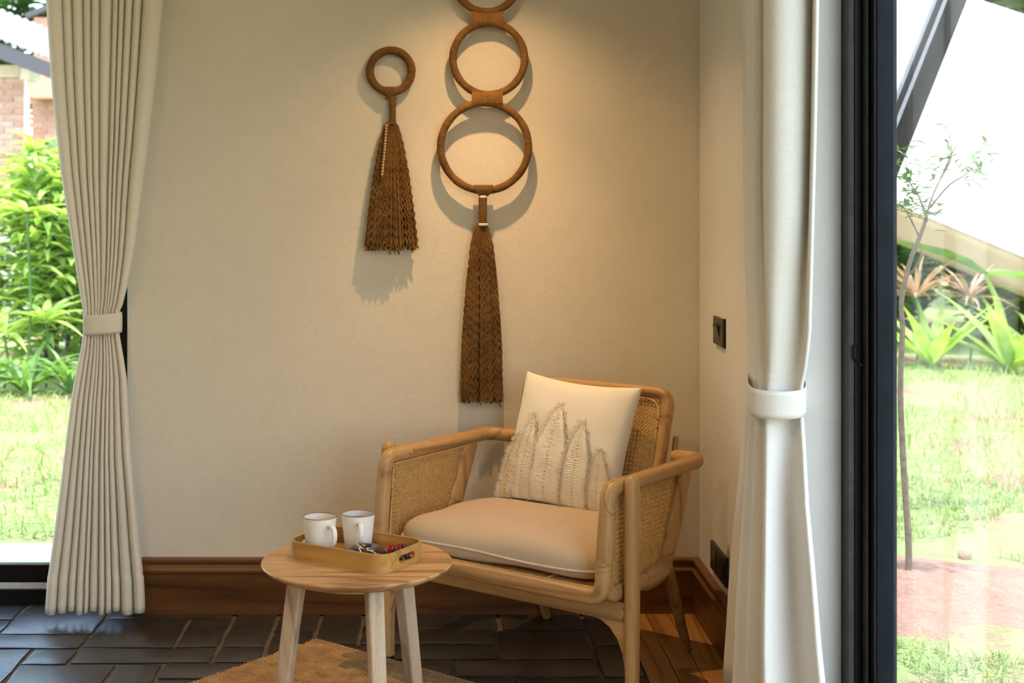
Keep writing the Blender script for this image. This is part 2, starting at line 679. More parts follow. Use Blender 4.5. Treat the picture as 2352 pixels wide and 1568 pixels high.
floor = struct('floor', MB().box((XL, YF, -.12), (WX + .25, WY + .10, -.006)), M['grout'], label='dark slate tiles laid in random courses with wide joints')
TILES = [(-1.95, -1.39, 4.562, 4.735), (-1.95, -1.39, 4.272, 4.562), (-1.39, -1.095, 4.412, 4.735), (-1.39, -1.095, 4.272, 4.412),
         (-1.095, -.672, 4.576, 4.72), (-1.095, -.812, 4.28, 4.576), (-.812, -.672, 4.285, 4.576), (-.672, -.526, 4.287, 4.66),
         (-1.80, -1.24, 3.86, 4.272), (-1.24, -1.095, 4.128, 4.272), (-1.095, -.672, 4.14, 4.283), (-.672, -.526, 4.143, 4.287),
         (-.526, -.385, 4.438, 4.66), (-.526, -.385, 4.143, 4.438), (-.385, -.245, 4.3125, 4.66), (-.245, -.096, 4.456, 4.66),
         (-.096, .20, 4.456, 4.66), (.20, .475, 4.456, 4.66), (-.245, .186, 4.3125, 4.456), (.186, .475, 4.171, 4.456), (-.385, .186, 4.171, 4.3125),
         (.475, .605, 4.30, 4.66), (.475, .605, 4.018, 4.30), (-.385, .045, 4.018, 4.171), (.045, .475, 4.018, 4.171),
         (-1.24, -.95, 3.86, 4.128), (-.95, -.81, 3.86, 4.128), (-.81, -.526, 4.0, 4.14), (-.81, -.526, 3.86, 4.0), (-.526, -.385, 3.86, 4.143),
         (-.385, -.10, 3.86, 4.018), (-.10, .22, 3.86, 4.018), (.22, .605, 3.86, 4.018)]
tr_ = random.Random(3)
y = 3.86
while y > YF + .05:
    h = tr_.choice([.14, .155, .28, .29])
    x = -1.80 - tr_.random() * .2
    while x < .605 - .08:
        w = tr_.choice([.14, .28, .30, .43])
        x1 = min(x + w, .605)
        if .605 - x1 < .1: x1 = .605
        TILES.append((x, x1, max(y - h, YF + .01), y))
        x = x1
    y -= h
for (xa, yy0, yy1) in [(-1.95, 4.4, 4.735), (-1.95, 4.1, 4.4), (-1.80, 3.86, 4.1)]:
    x = xa
    while x > XL + .1:
        w = tr_.choice([.28, .42])
        TILES.append((max(x - w, XL), x, yy0, yy1))
        x -= w
for i, (x0, x1, y0, y1) in enumerate(TILES):
    g = .0075
    x0 += g; x1 -= g; y0 += g * .8; y1 -= g * .8
    pts = []
    k = 4
    for (ax, ay), (bx, by) in zip([(x0, y0), (x1, y0), (x1, y1), (x0, y1)], [(x1, y0), (x1, y1), (x0, y1), (x0, y0)]):
        for j in range(k):
            q = j / k
            jit = .0035
            pts.append((ax + (bx - ax) * q + tr_.uniform(-jit, jit), ay + (by - ay) * q + tr_.uniform(-jit, jit)))
    cx, cy = (x0 + x1) / 2, (y0 + y1) / 2
    top = .001 + tr_.uniform(-.0012, .0012)
    mb = MB()
    n = len(pts)
    vv = [(a, b, -.02) for a, b in pts] + [(a, b, top - .0018) for a, b in pts]
    ins = []
    for a, b in pts:
        d = math.hypot(a - cx, b - cy)
        ins.append((a + (cx - a) / d * .009, b + (cy - b) / d * .009, top))
    vv += ins
    ff = [tuple(range(2 * n, 3 * n))]
    for j in range(n):
        j2 = (j + 1) % n
        ff += [(j, j2, n + j2, n + j), (n + j, n + j2, 2 * n + j2, 2 * n + j)]
    mb.add(vv, ff)
    mb.build('slate_tile', M['slate'], floor, smooth=True, angle=25)
# teak border along the right wall
px = [.605, .69, .765, .85]
for i in range(3):
    yy = WY - .005
    while yy > YF + .05:
        ln = tr_.choice([.55, .8, 1.1])
        y0 = max(yy - ln, YF)
        MB().box((px[i] + .0012, y0 + .0012, -.02), (px[i + 1] - .0012, yy - .0012, .003)).build('floor_plank', M['plank'], floor, smooth=False, bevel=.001)
        yy = y0

# baseboards
prof = [(0, 0), (.020, 0), (.020, .132), (.0225, .135), (.027, .140), (.029, .147), (.0265, .154), (.021, .158), (.019, .164), (.0215, .170), (.026, .175), (.027, .180), (.0255, .185), (0, .1865)]
def baseboard(name, a, b, nrm, mat, miter_a, miter_b):
    a, b, nrm = Vector(a), Vector(b), Vector(nrm)
    d = (b - a).normalized()
    mb = MB()
    ra = [a + nrm * p + d * (p * miter_a) + Vector((0, 0, z)) for p, z in prof]
    rb = [b + nrm * p + d * (p * miter_b) + Vector((0, 0, z)) for p, z in prof]
    n = len(prof)
    mb.add(ra + rb, [(i, (i + 1) % n, n + (i + 1) % n, n + i) for i in range(n)] + [tuple(range(n))[::-1], tuple(range(n, 2 * n))])
    return struct(name, mb, mat, smooth=True)
baseboard('baseboard_back', (WL, WY, 0), (WX, WY, 0), (0, -1, 0), M['baseboard'], 0, -1)
baseboard('baseboard_right', (WX, WY, 0), (WX, DJ, 0), (-1, 0, 0), M['baseboard_y'], 1, 0)

# left sliding window
win = empty('window_1', (-2.05, 4.78, 0))
tag(win, 'tall black framed window onto the garden behind the beige curtain', kind='structure')
WR = -1.036
MB().box((-3.1, 4.733, 0), (WR, 4.885, .030)).build('sill_track', M['black_frame'], win, smooth=False)
MB().box((-3.1, 4.735, .030), (WR, 4.741, .050)).build('track_lip', M['black_frame'], win, smooth=False)
MB().box((-3.1, 4.757, .030), (WR, 4.765, .052)).build('track_rail', M['rail_metal'], win, smooth=False)
MB().box((-3.1, 4.776, .030), (WR, 4.782, .062)).build('track_rail', M['rail_metal'], win, smooth=False)
MB().box((-3.1, 4.795, .045), (WR, 4.835, .118)).build('bottom_rail', M['black_frame'], win, smooth=False, bevel=.003)
MB().box((-3.1, 4.800, .118), (WR, 4.830, .126)).build('glazing_bead', M['rail_metal'], win, smooth=False)
MB().box((WR - .075, 4.795, .118), (WR, 4.835, 2.36)).build('stile', M['black_frame'], win, smooth=False, bevel=.003)
MB().box((-3.1, 4.795, .118), (-3.03, 4.835, 2.36)).build('stile', M['black_frame'], win, smooth=False, bevel=.003)
MB().box((-3.1, 4.735, 2.34), (WR, 4.885, 2.42)).build('head_frame', M['black_frame'], win, smooth=False, bevel=.003)
MB().box((-3.03, 4.812, .12), (WR - .07, 4.818, 2.35)).build('glass_pane', M['glass'], win, smooth=False)

# right sliding door
door = empty('door_1', (1.04, 1.1, 0))
tag(door, 'black aluminium sliding glass door facing the lawn', kind='structure')
x0d = .970
MB().box((x0d, 3.322, 0), (1.085, DJ, DH)).build('jamb', M['black_frame'], door, smooth=False)
MB().box((x0d, 3.288, 0), (x0d + .013, 3.322, DH)).build('jamb_fin', M['frame_grey'], door, smooth=False, bevel=.001)
MB().box((x0d + .019, 3.302, 0), (x0d + .024, 3.322, DH)).build('jamb_fin', M['black_frame'], door, smooth=False, bevel=.001)
MB().box((1.012, 3.285, 0), (1.016, 3.322, DH)).build('jamb_fin', M['frame_grey'], door, smooth=False, bevel=.001)
MB().box((1.066, 3.290, 0), (1.085, 3.322, DH)).build('jamb_fin', M['frame_grey'], door, smooth=False, bevel=.001)
MB().box((x0d, DN, DH - .05), (1.085, DJ, DH)).build('head_frame', M['black_frame'], door, smooth=False)
MB().box((x0d, DN, 0), (1.085, DJ, .02)).build('sill_track', M['black_frame'], door, smooth=False)
MB().box((1.022, DN, .02), (1.027, 3.28, .035)).build('track_rail', M['rail_metal'], door, smooth=False)
MB().box((x0d, DN, 0), (1.085, DN + .03, DH)).build('jamb', M['black_frame'], door, smooth=False)
st = MB().box((1.0235, 3.245, .035), (1.064, 3.318, DH - .05)).build('sash_stile', M['frame_blue'], door, smooth=False, bevel=.003)
MB().box((1.0205, 3.252, .05), (1.0240, 3.258, DH - .06)).build('weather_strip', M['frame_grey'], st, smooth=False)
MB().box((1.0235, 1.15, .035), (1.064, 1.22, DH - .05)).build('sash_stile', M['frame_blue'], door, smooth=False, bevel=.003)
MB().box((1.0235, 1.15, .035), (1.064, 3.30, .045)).build('bottom_rail', M['frame_blue'], door, smooth=False, bevel=.002)
MB().box((1.040, 1.20, .04), (1.046, 3.26, DH - .05)).build('glass_pane', M['glass'], door, smooth=False)
h = MB()
hz = 1.38 - (840 - 455) * 3.28 / F
h.sweep([(.988, 3.318, hz + .012), (.986, 3.29, hz + .012), (.983, 3.28, hz + .02), (.982, 3.278, hz + .05)], .004, .006, n=8)
h.sweep([(.988, 3.318, hz), (1.0, 3.30, hz), (1.006, 3.30, hz)], .004, .004, n=8)
h.build('latch', M['frame_blue'], door)

# electrical plates on the right wall
def plate(name, ya, yb, va, vb, yv, label, dark):
    zt, zb = CH - (va - CV) * yv / F, CH - (vb - CV) * yv / F
    t_ = empty(name, (WX, (ya + yb) / 2, zb))
    tag(t_, label, 'switch' if not dark else 'socket')
    m_ = M['plate_dark'] if dark else M['plate']
    MB().box((WX - .010, yb, zb), (WX, ya, zt)).build('cover_plate', m_, t_, smooth=False, bevel=.0015)
    MB().box((WX - .006, yb - .004, zb - .002), (WX, yb + .004, zt + .002)).build('back_box', M['rubber'], t_, smooth=False)
    zc = (zt + zb) / 2
    if not dark:
        n = 3
        yc = (ya + yb) / 2 + .006
        for i in range(n):
            y1 = yc + .033 - i * .022
            mb = MB()
            mb.add([(WX - .010, y1, zc + .021), (WX - .010, y1 - .020, zc + .021), (WX - .019, y1 - .020, zc + .019), (WX - .019, y1, zc + .019),
                    (WX - .010, y1, zc - .021), (WX - .010, y1 - .020, zc - .021)], [(0, 1, 2, 3), (3, 2, 5, 4), (0, 3, 4), (1, 5, 2), (0, 4, 5, 1)])
            mb.build('rocker', M['rocker'], t_, smooth=False)
        mb = MB()
        MB().box((WX - .0112, yc - .036, zc + .024), (WX - .010, yc + .036, zc + .0255)).build('frame_line', M['rocker'], t_, smooth=False)
        MB().box((WX - .0112, yc - .036, zc - .0255), (WX - .010, yc + .036, zc - .024)).build('frame_line', M['rocker'], t_, smooth=False)
    else:
        for k in (.30, .62):
            yc = ya + (yb - ya) * k
            MB().box((WX - .0125, yc - .028, zc - .026), (WX - .010, yc + .028, zc + .026)).build('outlet_insert', M['rocker'], t_, smooth=False, bevel=.001)
            for dy, dz in ((0, .012), (-.011, -.010), (.011, -.010)):
                mb = MB()
                mb.sweep([(WX - .0122, yc + dy, zc + dz), (WX - .0131, yc + dy, zc + dz)], .0035, n=10)
                mb.build('contact_hole', M['plate'], t_)
        MB().box((WX - .015, yb + .02, zc - .02), (WX - .010, yb + .042, zc + .02)).build('rocker', M['rocker'], t_, smooth=False, bevel=.001)
    return t_
plate('switch_plate', 4.350, 4.205, 724.5, 787, 4.35, 'brown metal switch plate with three dark rockers on the side wall', False)
plate('socket_plate', 4.395, 4.165, 1240, 1303, 4.39, 'dark twin socket plate low on the side wall above the skirting', True)

# spotlight on a short drop rod above the wall hangings
LP = Vector((.155, 4.238, 2.28))
dl = empty('ceiling_spotlight', (LP.x, LP.y, CEIL))
tag(dl, 'small black cylinder spotlight on a drop rod over the wall hangings', 'lamp')
MB().lathe([(.001, 0), (.045, 0), (.045, -.02), (.001, -.02)], dl.location, 28).build('canopy', M['black_frame'], dl)
MB().sweep([(LP.x, LP.y, CEIL - .02), (LP.x, LP.y, LP.z + .11)], .006, n=10).build('rod', M['black_frame'], dl)
MB().lathe([(.001, .12), (.036, .12), (.036, .0), (.033, .0), (.033, .022), (.001, .022)], LP, 32).build('head', M['black_frame'], dl)
t = NT('lamp_glow')
t.set(color=(1, .8, .5))
t.b.inputs['Emission Color'].default_value = (1, .66, .34, 1)
t.b.inputs['Emission Strength'].default_value = 6
MB().lathe([(.001, .0215), (.030, .0215), (.030, .0195), (.001, .0190)], LP, 28).build('lens', t.m, dl)
for nm, en, half in (('spot_beam', 58, 38), ('spot_spill', 32, 62)):      # narrow beam and its spill
    ld = bpy.data.lights.new(nm, 'SPOT')
    ld.energy = en
    ld.color = (1.0, .62, .30)
    ld.spot_size = math.radians(2 * half)
    ld.spot_blend = 1.0
    ld.shadow_soft_size = .012
    lo = bpy.data.objects.new(nm, ld)
    COL.objects.link(lo)
    lo.parent = dl
    lo.location = (0, 0, LP.z - .004 - CEIL)
# unseen fill lamp, added to warm and brighten the walls
cl = empty('fill_lamp', (-1.3, 1.1, CEIL))
tag(cl, 'round warm fill lamp added out of view to brighten the room', 'lamp')
MB().lathe([(.02, -.03), (.27, -.03), (.29, -.02), (.29, 0)], cl.location, 40).build('rim', M['rail_metal'], cl)
MB().lathe([(.001, -.045), (.15, -.042), (.26, -.031), (.262, -.028), (.001, -.028)], cl.location, 40).build('diffuser', t.m, cl)
l2 = bpy.data.lights.new('fill_lamp_glow', 'AREA')
l2.shape = 'DISK'
l2.size = .5
l2.energy = 31
l2.color = (1.0, .64, .32)
lo2 = bpy.data.objects.new('fill_lamp_glow', l2)
COL.objects.link(lo2)
lo2.parent = cl
lo2.location = (0, 0, -.05)

# ------------------------------------------------------------------ side table
TC = Vector((-.203, 3.508, 0))
TZ = .470
tb = empty('side_table', (TC.x, TC.y, 0.012))
tag(tb, 'small round ash wood side table carrying the bamboo tray', 'table')
m = MB()
m.lathe([(.001, TZ), (.232, TZ), (.2385, TZ - .0012), (.240, TZ - .004), (.2385, TZ - .008), (.228, TZ - .0165), (.208, TZ - .026), (.195, TZ - .0285), (.001, TZ - .0285)], (TC.x, TC.y, 0), 96)
tt = m.build('table_top', M['table_top'], tb)
m = MB()
m.lathe([(.001, TZ - .028), (.165, TZ - .028), (.165, TZ - .040), (.001, TZ - .040)], (TC.x, TC.y, 0), 48)
m.build('under_ring', M['table_leg'], tb)
for ang in (163.5, 46.0, -71.5):
    a = math.radians(ang)
    dr = Vector((math.cos(a), math.sin(a), 0))
    top = TC + dr * .157 + Vector((0, 0, TZ - .028))
    bot = TC + dr * .216 + Vector((0, 0, .012))
    m = MB().beam(bot, top, .036, .036, up=dr, w2=.041, h2=.041)
    m.build('leg', M['table_leg'], tb, smooth=True, bevel=.006)

# bamboo tray
tray_c = Vector((-.206, 3.528, TZ))
ta = math.radians(-32)
E1, E2 = Vector((math.cos(ta), math.sin(ta), 0)), Vector((-math.sin(ta), math.cos(ta), 0))
tray = empty('bamboo_tray', tray_c, ta)
tag(tray, 'rounded bamboo serving tray with slot handles holding two mugs', 'tray')
TL, TW, TR, TH = .154, .0985, .046, .045
def rrect(l, w, r, seg=10):
    out = []
    for cx, cy, a0 in ((l - r, w - r, 0), (-l + r, w - r, 90), (-l + r, -w + r, 180), (l - r, -w + r, 270)):
        for k in range(seg + 1):
            a = math.radians(a0 + 90 * k / seg)
            out.append((cx + r * math.cos(a), cy + r * math.sin(a)))
    return out
MB().prism(rrect(TL - .004, TW - .004, TR - .004), .001, .007).build('tray_base', M['bamboo'], tray, local=True, smooth=False)
def tray_ring():
    out, inn = [], []
    po = rrect(TL, TW, TR, 12)
    pi_ = rrect(TL - .0065, TW - .0065, TR - .0065, 12)
    # subdivide short sides so that the hand slot can be left open
    def dense(p):
        q = []
        n = len(p)
        for i in range(n):
            a, b = p[i], p[(i + 1) % n]
            L = math.hypot(b[0] - a[0], b[1] - a[1])
            k = 90 if L > .04 else 1
            for j in range(k):
                q.append((a[0] + (b[0] - a[0]) * j / k, a[1] + (b[1] - a[1]) * j / k))
        return q
    return dense(po), dense(pi_)
po, pi_ = tray_ring()
zs = [0, .002] + [.0135 + .0185 * q / 14 for q in range(15)] + [.0425, .0445, TH]
def in_slot(p, z0, z1):
    zc = (z0 + z1) / 2
    if not (.0135 < zc < .032): return False
    if abs(p[0]) < TL - .012: return False
    hw = .0265 + math.sqrt(max(0, .00925 ** 2 - (zc - .02275) ** 2))
    return abs(p[1]) < hw
mb = MB()
n = len(po)
NZ = len(zs)
for side in (po, pi_):
    for z in zs:
        sh = .0012 if z in (zs[0], TH) else 0
        for (x, yv) in side:
            mb.v.append(Vector((x, yv, z)))
def vid(s, k, j): return s * NZ * n + k * n + j % n
cell = {}
for k in range(NZ - 1):
    for j in range(n):
        mid = ((po[j][0] + po[(j + 1) % n][0]) / 2, (po[j][1] + po[(j + 1) % n][1]) / 2)
        cell[k, j] = in_slot(mid, zs[k], zs[k + 1])
for k in range(NZ - 1):
    for j in range(n):
        if cell[k, j]:
            continue
        mb.f.append((vid(0, k, j), vid(0, k, j + 1), vid(0, k + 1, j + 1), vid(0, k + 1, j)))
        mb.f.append((vid(1, k, j + 1), vid(1, k, j), vid(1, k + 1, j), vid(1, k + 1, j + 1)))
        if cell[k, (j + 1) % n]:
            mb.f.append((vid(0, k, j + 1), vid(1, k, j + 1), vid(1, k + 1, j + 1), vid(0, k + 1, j + 1)))
        if cell[k, (j - 1) % n]:
            mb.f.append((vid(0, k, j), vid(1, k, j), vid(1, k + 1, j), vid(0, k + 1, j)))
        if k + 1 < NZ - 1 and cell[k + 1, j]:
            mb.f.append((vid(0, k + 1, j), vid(0, k + 1, j + 1), vid(1, k + 1, j + 1), vid(1, k + 1, j)))
        if k > 0 and cell[k - 1, j]:
            mb.f.append((vid(0, k, j), vid(0, k, j + 1), vid(1, k, j + 1), vid(1, k, j)))
for j in range(n):
    mb.f.append((vid(0, NZ - 1, j), vid(0, NZ - 1, j + 1), vid(1, NZ - 1, j + 1), vid(1, NZ - 1, j)))
    mb.f.append((vid(0, 0, j), vid(0, 0, j + 1), vid(1, 0, j + 1), vid(1, 0, j)))
mb.build('tray_wall', M['bamboo'], tray, local=True, smooth=True, angle=50)
TB = TZ + .0075      # top of the tray base

# mugs
def mug(center, ang, label, coffee):
    root = empty('mug', (center[0], center[1], TB))
    tag(root, label, 'mug', 'speckled mugs on the tray')
    pr = [(.001, .0), (.029, .0), (.0325, .002), (.034, .006), (.0385, .046), (.0425, .084), (.0432, .0895)]
    inn = [(.0412, .0895), (.0402, .084), (.0362, .046), (.0315, .010), (.028, .006), (.001, .006)]
    MB().lathe(pr + [(.0434, .0905)], (0, 0, 0), 56).lathe([(.0408, .0905)] + inn, (0, 0, 0), 56).build('body', M['mug'], root, local=True)
    MB().lathe([(.0434, .0903), (.0433, .0915), (.0426, .0924), (.0416, .0922), (.0409, .0912), (.0408, .0903)], (0, 0, 0), 56).build('rim', M['mug_rim'], root, local=True)
    d = Vector((math.cos(ang), math.sin(ang), 0))
    path = [d * .038 + Vector((0, 0, .071)), d * .050 + Vector((0, 0, .0745)), d * .062 + Vector((0, 0, .072)), d * .0685 + Vector((0, 0, .060)), d * .068 + Vector((0, 0, .045)),
            d * .061 + Vector((0, 0, .031)), d * .049 + Vector((0, 0, .0215)), d * .034 + Vector((0, 0, .0155))]
    side = d.cross(Vector((0, 0, 1)))
    MB().sweep(catmull(path, 5), .0042, .0068, n=12, up=side, power=2.4).build('handle', M['mug'], root, local=True)
    if coffee:
        MB().lathe([(.001, .0755), (.0395, .0755), (.0394, .074), (.001, .074)], (0, 0, 0), 40).build('coffee', M['coffee'], root, local=True)
    return root
mug((-.3006, 3.555), math.radians(-52), 'left speckled white mug with rust rim, its handle turned sideways', False)
mug((-.2045, 3.587), math.radians(-80), 'right speckled white mug with coffee, its handle turned to the viewer', True)

# doughnut
dn = empty('doughnut', (-.178, 3.470, TB))
dn.scale = (1.07, 1.07, 1.12)
tag(dn, 'chocolate iced doughnut with white drizzle on the tray', 'doughnut')
def torus(R0, r0, zc, a0, a1, nu=48, nv=16, wob=0, squash=.8):
    rows = []
    for i in range(nu):
        th = 2 * PI * i / nu
        row = []
        e = wob * (math.sin(3 * th + 1) + .7 * math.sin(5 * th + 2) + .5 * math.sin(9 * th))
        for j in range(nv + 1):
            a = a0 - e + (a1 + e - (a0 - e)) * j / nv
            rr = R0 + r0 * math.cos(a)
            row.append((rr * math.cos(th), rr * math.sin(th), zc + r0 * squash * math.sin(a)))
        rows.append(row)
    rows.append(rows[0])
    return rows
MB().grid(torus(.0255, .0185, .0158, 0, 2 * PI, 48, 24, squash=.85)).build('dough', M['dough'], dn, local=True)
MB().grid(torus(.0255, .0194, .0160, math.radians(5), math.radians(178), 64, 18, .22, .87)).build('icing', M['choc'], dn, local=True, solid=.0008)
for k, (ph, l) in enumerate([(-2.0, .5), (-1.2, .7), (2.6, .6)]):
    pts = []
    for j in range(9):
        a = math.radians(15 + 125 * j / 8)
        th = ph + .35 * math.sin(j * .9 + k) * l
        rr = .0255 + .0199 * math.cos(a)
        pts.append((rr * math.cos(th), rr * math.sin(th), .0160 + .0199 * .87 * math.sin(a)))
    MB().sweep(catmull(pts, 3), .0014, .0010, n=6, radii=None).build('drizzle', M['drizzle'], dn, local=True)

# berries
def blueberry(p, r, label, seed):
    root = empty('blueberry', (p[0], p[1], p[2] - r))
    tag(root, label, 'blueberry', 'blueberries on the tray')
    pr = [(.0006, r * -.97)] + [(r * math.cos(a), r * .95 * math.sin(a)) for a in [math.radians(x) for x in range(-75, 66, 14)]]
    MB().lathe(pr + [(r * .34, r * .84), (r * .30, r * .70), (.0004, r * .68)], (0, 0, r * .95), 20).build('skin', M['blueberry'], root, local=True)
    MB().lathe([(r * .33, r * .80), (r * .42, r * .95), (r * .36, r * .97), (r * .28, r * .78)], (0, 0, r * .95), 10).build('crown', M['blueberry'], root, local=True)
    root.rotation_euler = (R.uniform(-.6, .6), R.uniform(-.6, .6), R.uniform(0, 6))
def raspberry(p, h, r, label):
    root = empty('raspberry', p)
    tag(root, label, 'raspberry', 'raspberries on the tray')
    mb = MB()
    mb.lathe([(.0005, 0), (r * .7, .0008), (r * .86, h * .25), (r * .72, h * .6), (r * .4, h * .88), (.0005, h * .96)], (0, 0, 0), 16)
    mb.build('core', M['raspberry'], root, local=True)
    mb = MB()
    for k, (q, n_) in enumerate([(.10, 11), (.26, 12), (.42, 11), (.58, 10), (.73, 8), (.86, 6), (.96, 3)]):
        rad = r * interp([(0, .72), (.25, .9), (.6, .74), (.88, .4), (1, .1)], q)
        for j in range(n_):
            a = 2 * PI * (j + .5 * (k % 2)) / n_
            c_ = Vector((rad * math.cos(a), rad * math.sin(a), h * q))
            s = .0022
            mb.lathe([(.0001, s), (s * .7, s * .7), (s, 0), (s * .7, -s * .7), (.0001, -s)], c_, 6)
    mb.build('drupelets', M['raspberry'], root, local=True, kind='stuff')
def strawberry(p, label, rot):
    root = empty('strawberry_slice', p)
    root.rotation_euler = rot
    tag(root, label, 'strawberry', 'strawberry slices on the tray')
    out = [(.0, -.013), (.006, -.009), (.0095, -.002), (.010, .004), (.007, .0095), (.0, .011), (-.007, .0095), (-.010, .004), (-.0095, -.002), (-.006, -.009)]
    MB().prism(out, 0, .0045).build('flesh', M['strawberry'], root, local=True, bevel=.0012)
    MB().prism([(x * .35, y * .4) for x, y in out], .0045, .0050).build('pale_heart', M['mug'], root, local=True)
raspberry((-.1155, 3.512, TB), .031, .0130, 'large upright raspberry beside the doughnut')
raspberry((-.0965, 3.534, TB), .027, .0110, 'small raspberry half hidden behind the blueberries')
bl = [(-.1315, 3.506, TB + .008, .0080, 'blueberry between the doughnut and the raspberries'),
      (-.1020, 3.490, TB + .0205, .0084, 'blueberry on top of the pile in front of the raspberries'),
      (-.0840, 3.528, TB + .0195, .0082, 'blueberry at the back beside the pale strawberry slice'),
      (-.1110, 3.487, TB + .008, .0080, 'blueberry under the pile, next to the doughnut'),
      (-.0950, 3.478, TB + .008, .0082, 'blueberry seen through the left end of the tray slot'),
      (-.0790, 3.488, TB + .008, .0080, 'blueberry seen through the middle of the tray slot'),
      (-.0850, 3.522, TB + .0065, .0065, 'small blueberry buried under the pile at the back')]
for i, (x, yv, z, r, lb) in enumerate(bl):
    blueberry((x, yv, z), r, lb, i)
strawberry((-.0720, 3.520, TB + .012), 'pale strawberry slice leaning on the far tray wall', (math.radians(58), 0, math.radians(20)))
strawberry((-.0665, 3.500, TB + .001), 'red strawberry slice lying flat by the tray slot', (math.radians(8), 0, math.radians(60)))

# ------------------------------------------------------------------ armchair (local frame: x right, y back, z up)
CO = Vector((.183, 3.935, 0))
cang = math.atan2(-.617, .787)
chair = empty('armchair', CO, cang)
tag(chair, 'ash wood lounge armchair with woven cane sides and back', 'armchair')
def cb(mb, name, mat, parent=chair, **kw):
    return mb.build(name, M[mat], parent, local=True, **kw)
SR = .382
for s in (-1, 1):
    # front legs with domed tops
    pts = [(s * .420, 0, .006), (s * .420, 0, .10), (s * .420, 0, .30), (s * .420, 0, .60), (s * .420, 0, .630), (s * .420, 0, .640), (s * .420, 0, .646), (s * .420, 0, .6485)]
    m = MB().sweep(pts, .0185, .023, n=20, up=(0, 1, 0), power=2.6, radii=[.86, .9, .98, 1, .97, .82, .55, .2])
    cb(m, 'leg', 'ash_z')
    m = MB().sweep([(s * .420, 0, 0), (s * .420, 0, .007)], .013, n=14)
    cb(m, 'foot_pad', 'rubber')
    # rear legs
    m = MB().sweep([(s * .2565, .612, .006), (s * .2565, .545, .150), (s * .2565, .478, .295), (s * .2565, .462, .330)], .019, .0185, n=16, up=(0, 1, 0), power=2.5, radii=[.68, .86, 1, 1])
    cb(m, 'leg', 'ash_z')
    m = MB().sweep([(s * .2565, .613, 0), (s * .2565, .612, .008)], .0125, n=14)
    cb(m, 'foot_pad', 'rubber')
    # side stretcher
    m = MB().beam((s * .2565, .01, .283), (s * .2565, .485, .297), .026, .046)
    cb(m, 'stretcher', 'ash_y', bevel=.006)
    # curved bracket under the cross rail
    poly = [(.405, .262), (.300, .262), (.330, .254), (.358, .238), (.380, .212), (.395, .178), (.403, .140), (.408, .140)]
    vs_ = []
    for yy in (-.0115, .0115):
        vs_ += [(s * x, yy, z) for x, z in poly]
    k = len(poly)
    m = MB().add(vs_, [tuple(range(k)), tuple(range(k, 2 * k))[::-1]] + [(i, (i + 1) % k, k + (i + 1) % k, k + i) for i in range(k)])
    cb(m, 'bracket', 'ash_x', bevel=.003, smooth=False)
m = MB().beam((-.408, 0, .284), (.408, 0, .284), .026, .055)
cb(m, 'cross_rail', 'ash_x', bevel=.006)

# front U rail
zb = .336
U = arc_path([(-SR, -.0795, .430), (-SR, -.087, zb), (SR, -.087, zb), (SR, -.0795, .430)], .085, 10)
m = MB().sweep(U, .0215, .021, n=18, up=(0, 1, 0), power=2.3)
cb(m, 'front_rail', 'ash_x')
for s in (-1, 1):
    m = MB().sweep(resample([(s * SR, -.0795, .428), (s * SR, -.066, .545)], 6), .0215, .021, n=18, up=(0, 1, 0), power=2.3)
    cb(m, 'front_post', 'ash_z')
    cpath = arc_path([(s * SR, -.066, .543), (s * SR, -.057, .617), (s * SR, .045, .6155)], .062, 10)
    m = MB().sweep(cpath, .0215, .021, n=18, up=(1, 0, 0), power=2.3)
    cb(m, 'arm_corner', 'ash_y')
    apath = arc_path([(s * SR, .044, .6155), (s * SR, .462, .618), (s * .285, .484, .612)], .05, 10)
    m = MB().sweep(apath, .0215, .021, n=18, up=(0, 0, 1), power=2.3)
    cb(m, 'arm_rail', 'ash_y')
    # rear post and lower corner
    rp = [(s * SR, .356, .605), (s * SR, .318, .52), (s * SR, .276, .43)]
    m = MB().sweep(resample(rp, 8), .0165, .034, n=18, up=(0, 1, .3), power=3.2)
    cb(m, 'rear_post', 'ash_z')
    lc = arc_path([(s * SR, .278, .434), (s * SR, .232, .340), (s * SR, .13, .338)], .06, 10)
    m = MB().sweep(lc, .0145, .024, n=18, up=(1, 0, 0), power=2.8)
    # section turned so that the wide face stays in the plane of the panel
    m = MB().sweep(lc, .030, .0165, n=18, up=(1, 0, 0), power=2.8)
    cb(m, 'lower_corner', 'ash_y')
    m = MB().sweep(arc_path([(s * SR, .135, .338), (s * SR, -.070, .338), (s * SR, -.078, .44)], .075, 10), .022, .0145, n=18, up=(1, 0, 0), power=3)
    cb(m, 'side_rail', 'ash_y')
    # pegs
    for (yy, z) in ((-.050, .500), (-.053, .475), (.036, .606), (.060, .607)):
        for face in (-1, 1):
            pass
# back seat rail
m = MB().sweep([(-SR, .262, .338), (SR, .262, .338)], .02, .016, n=14, up=(0, 0, 1), power=3)
cb(m, 'rear_rail', 'ash_x')

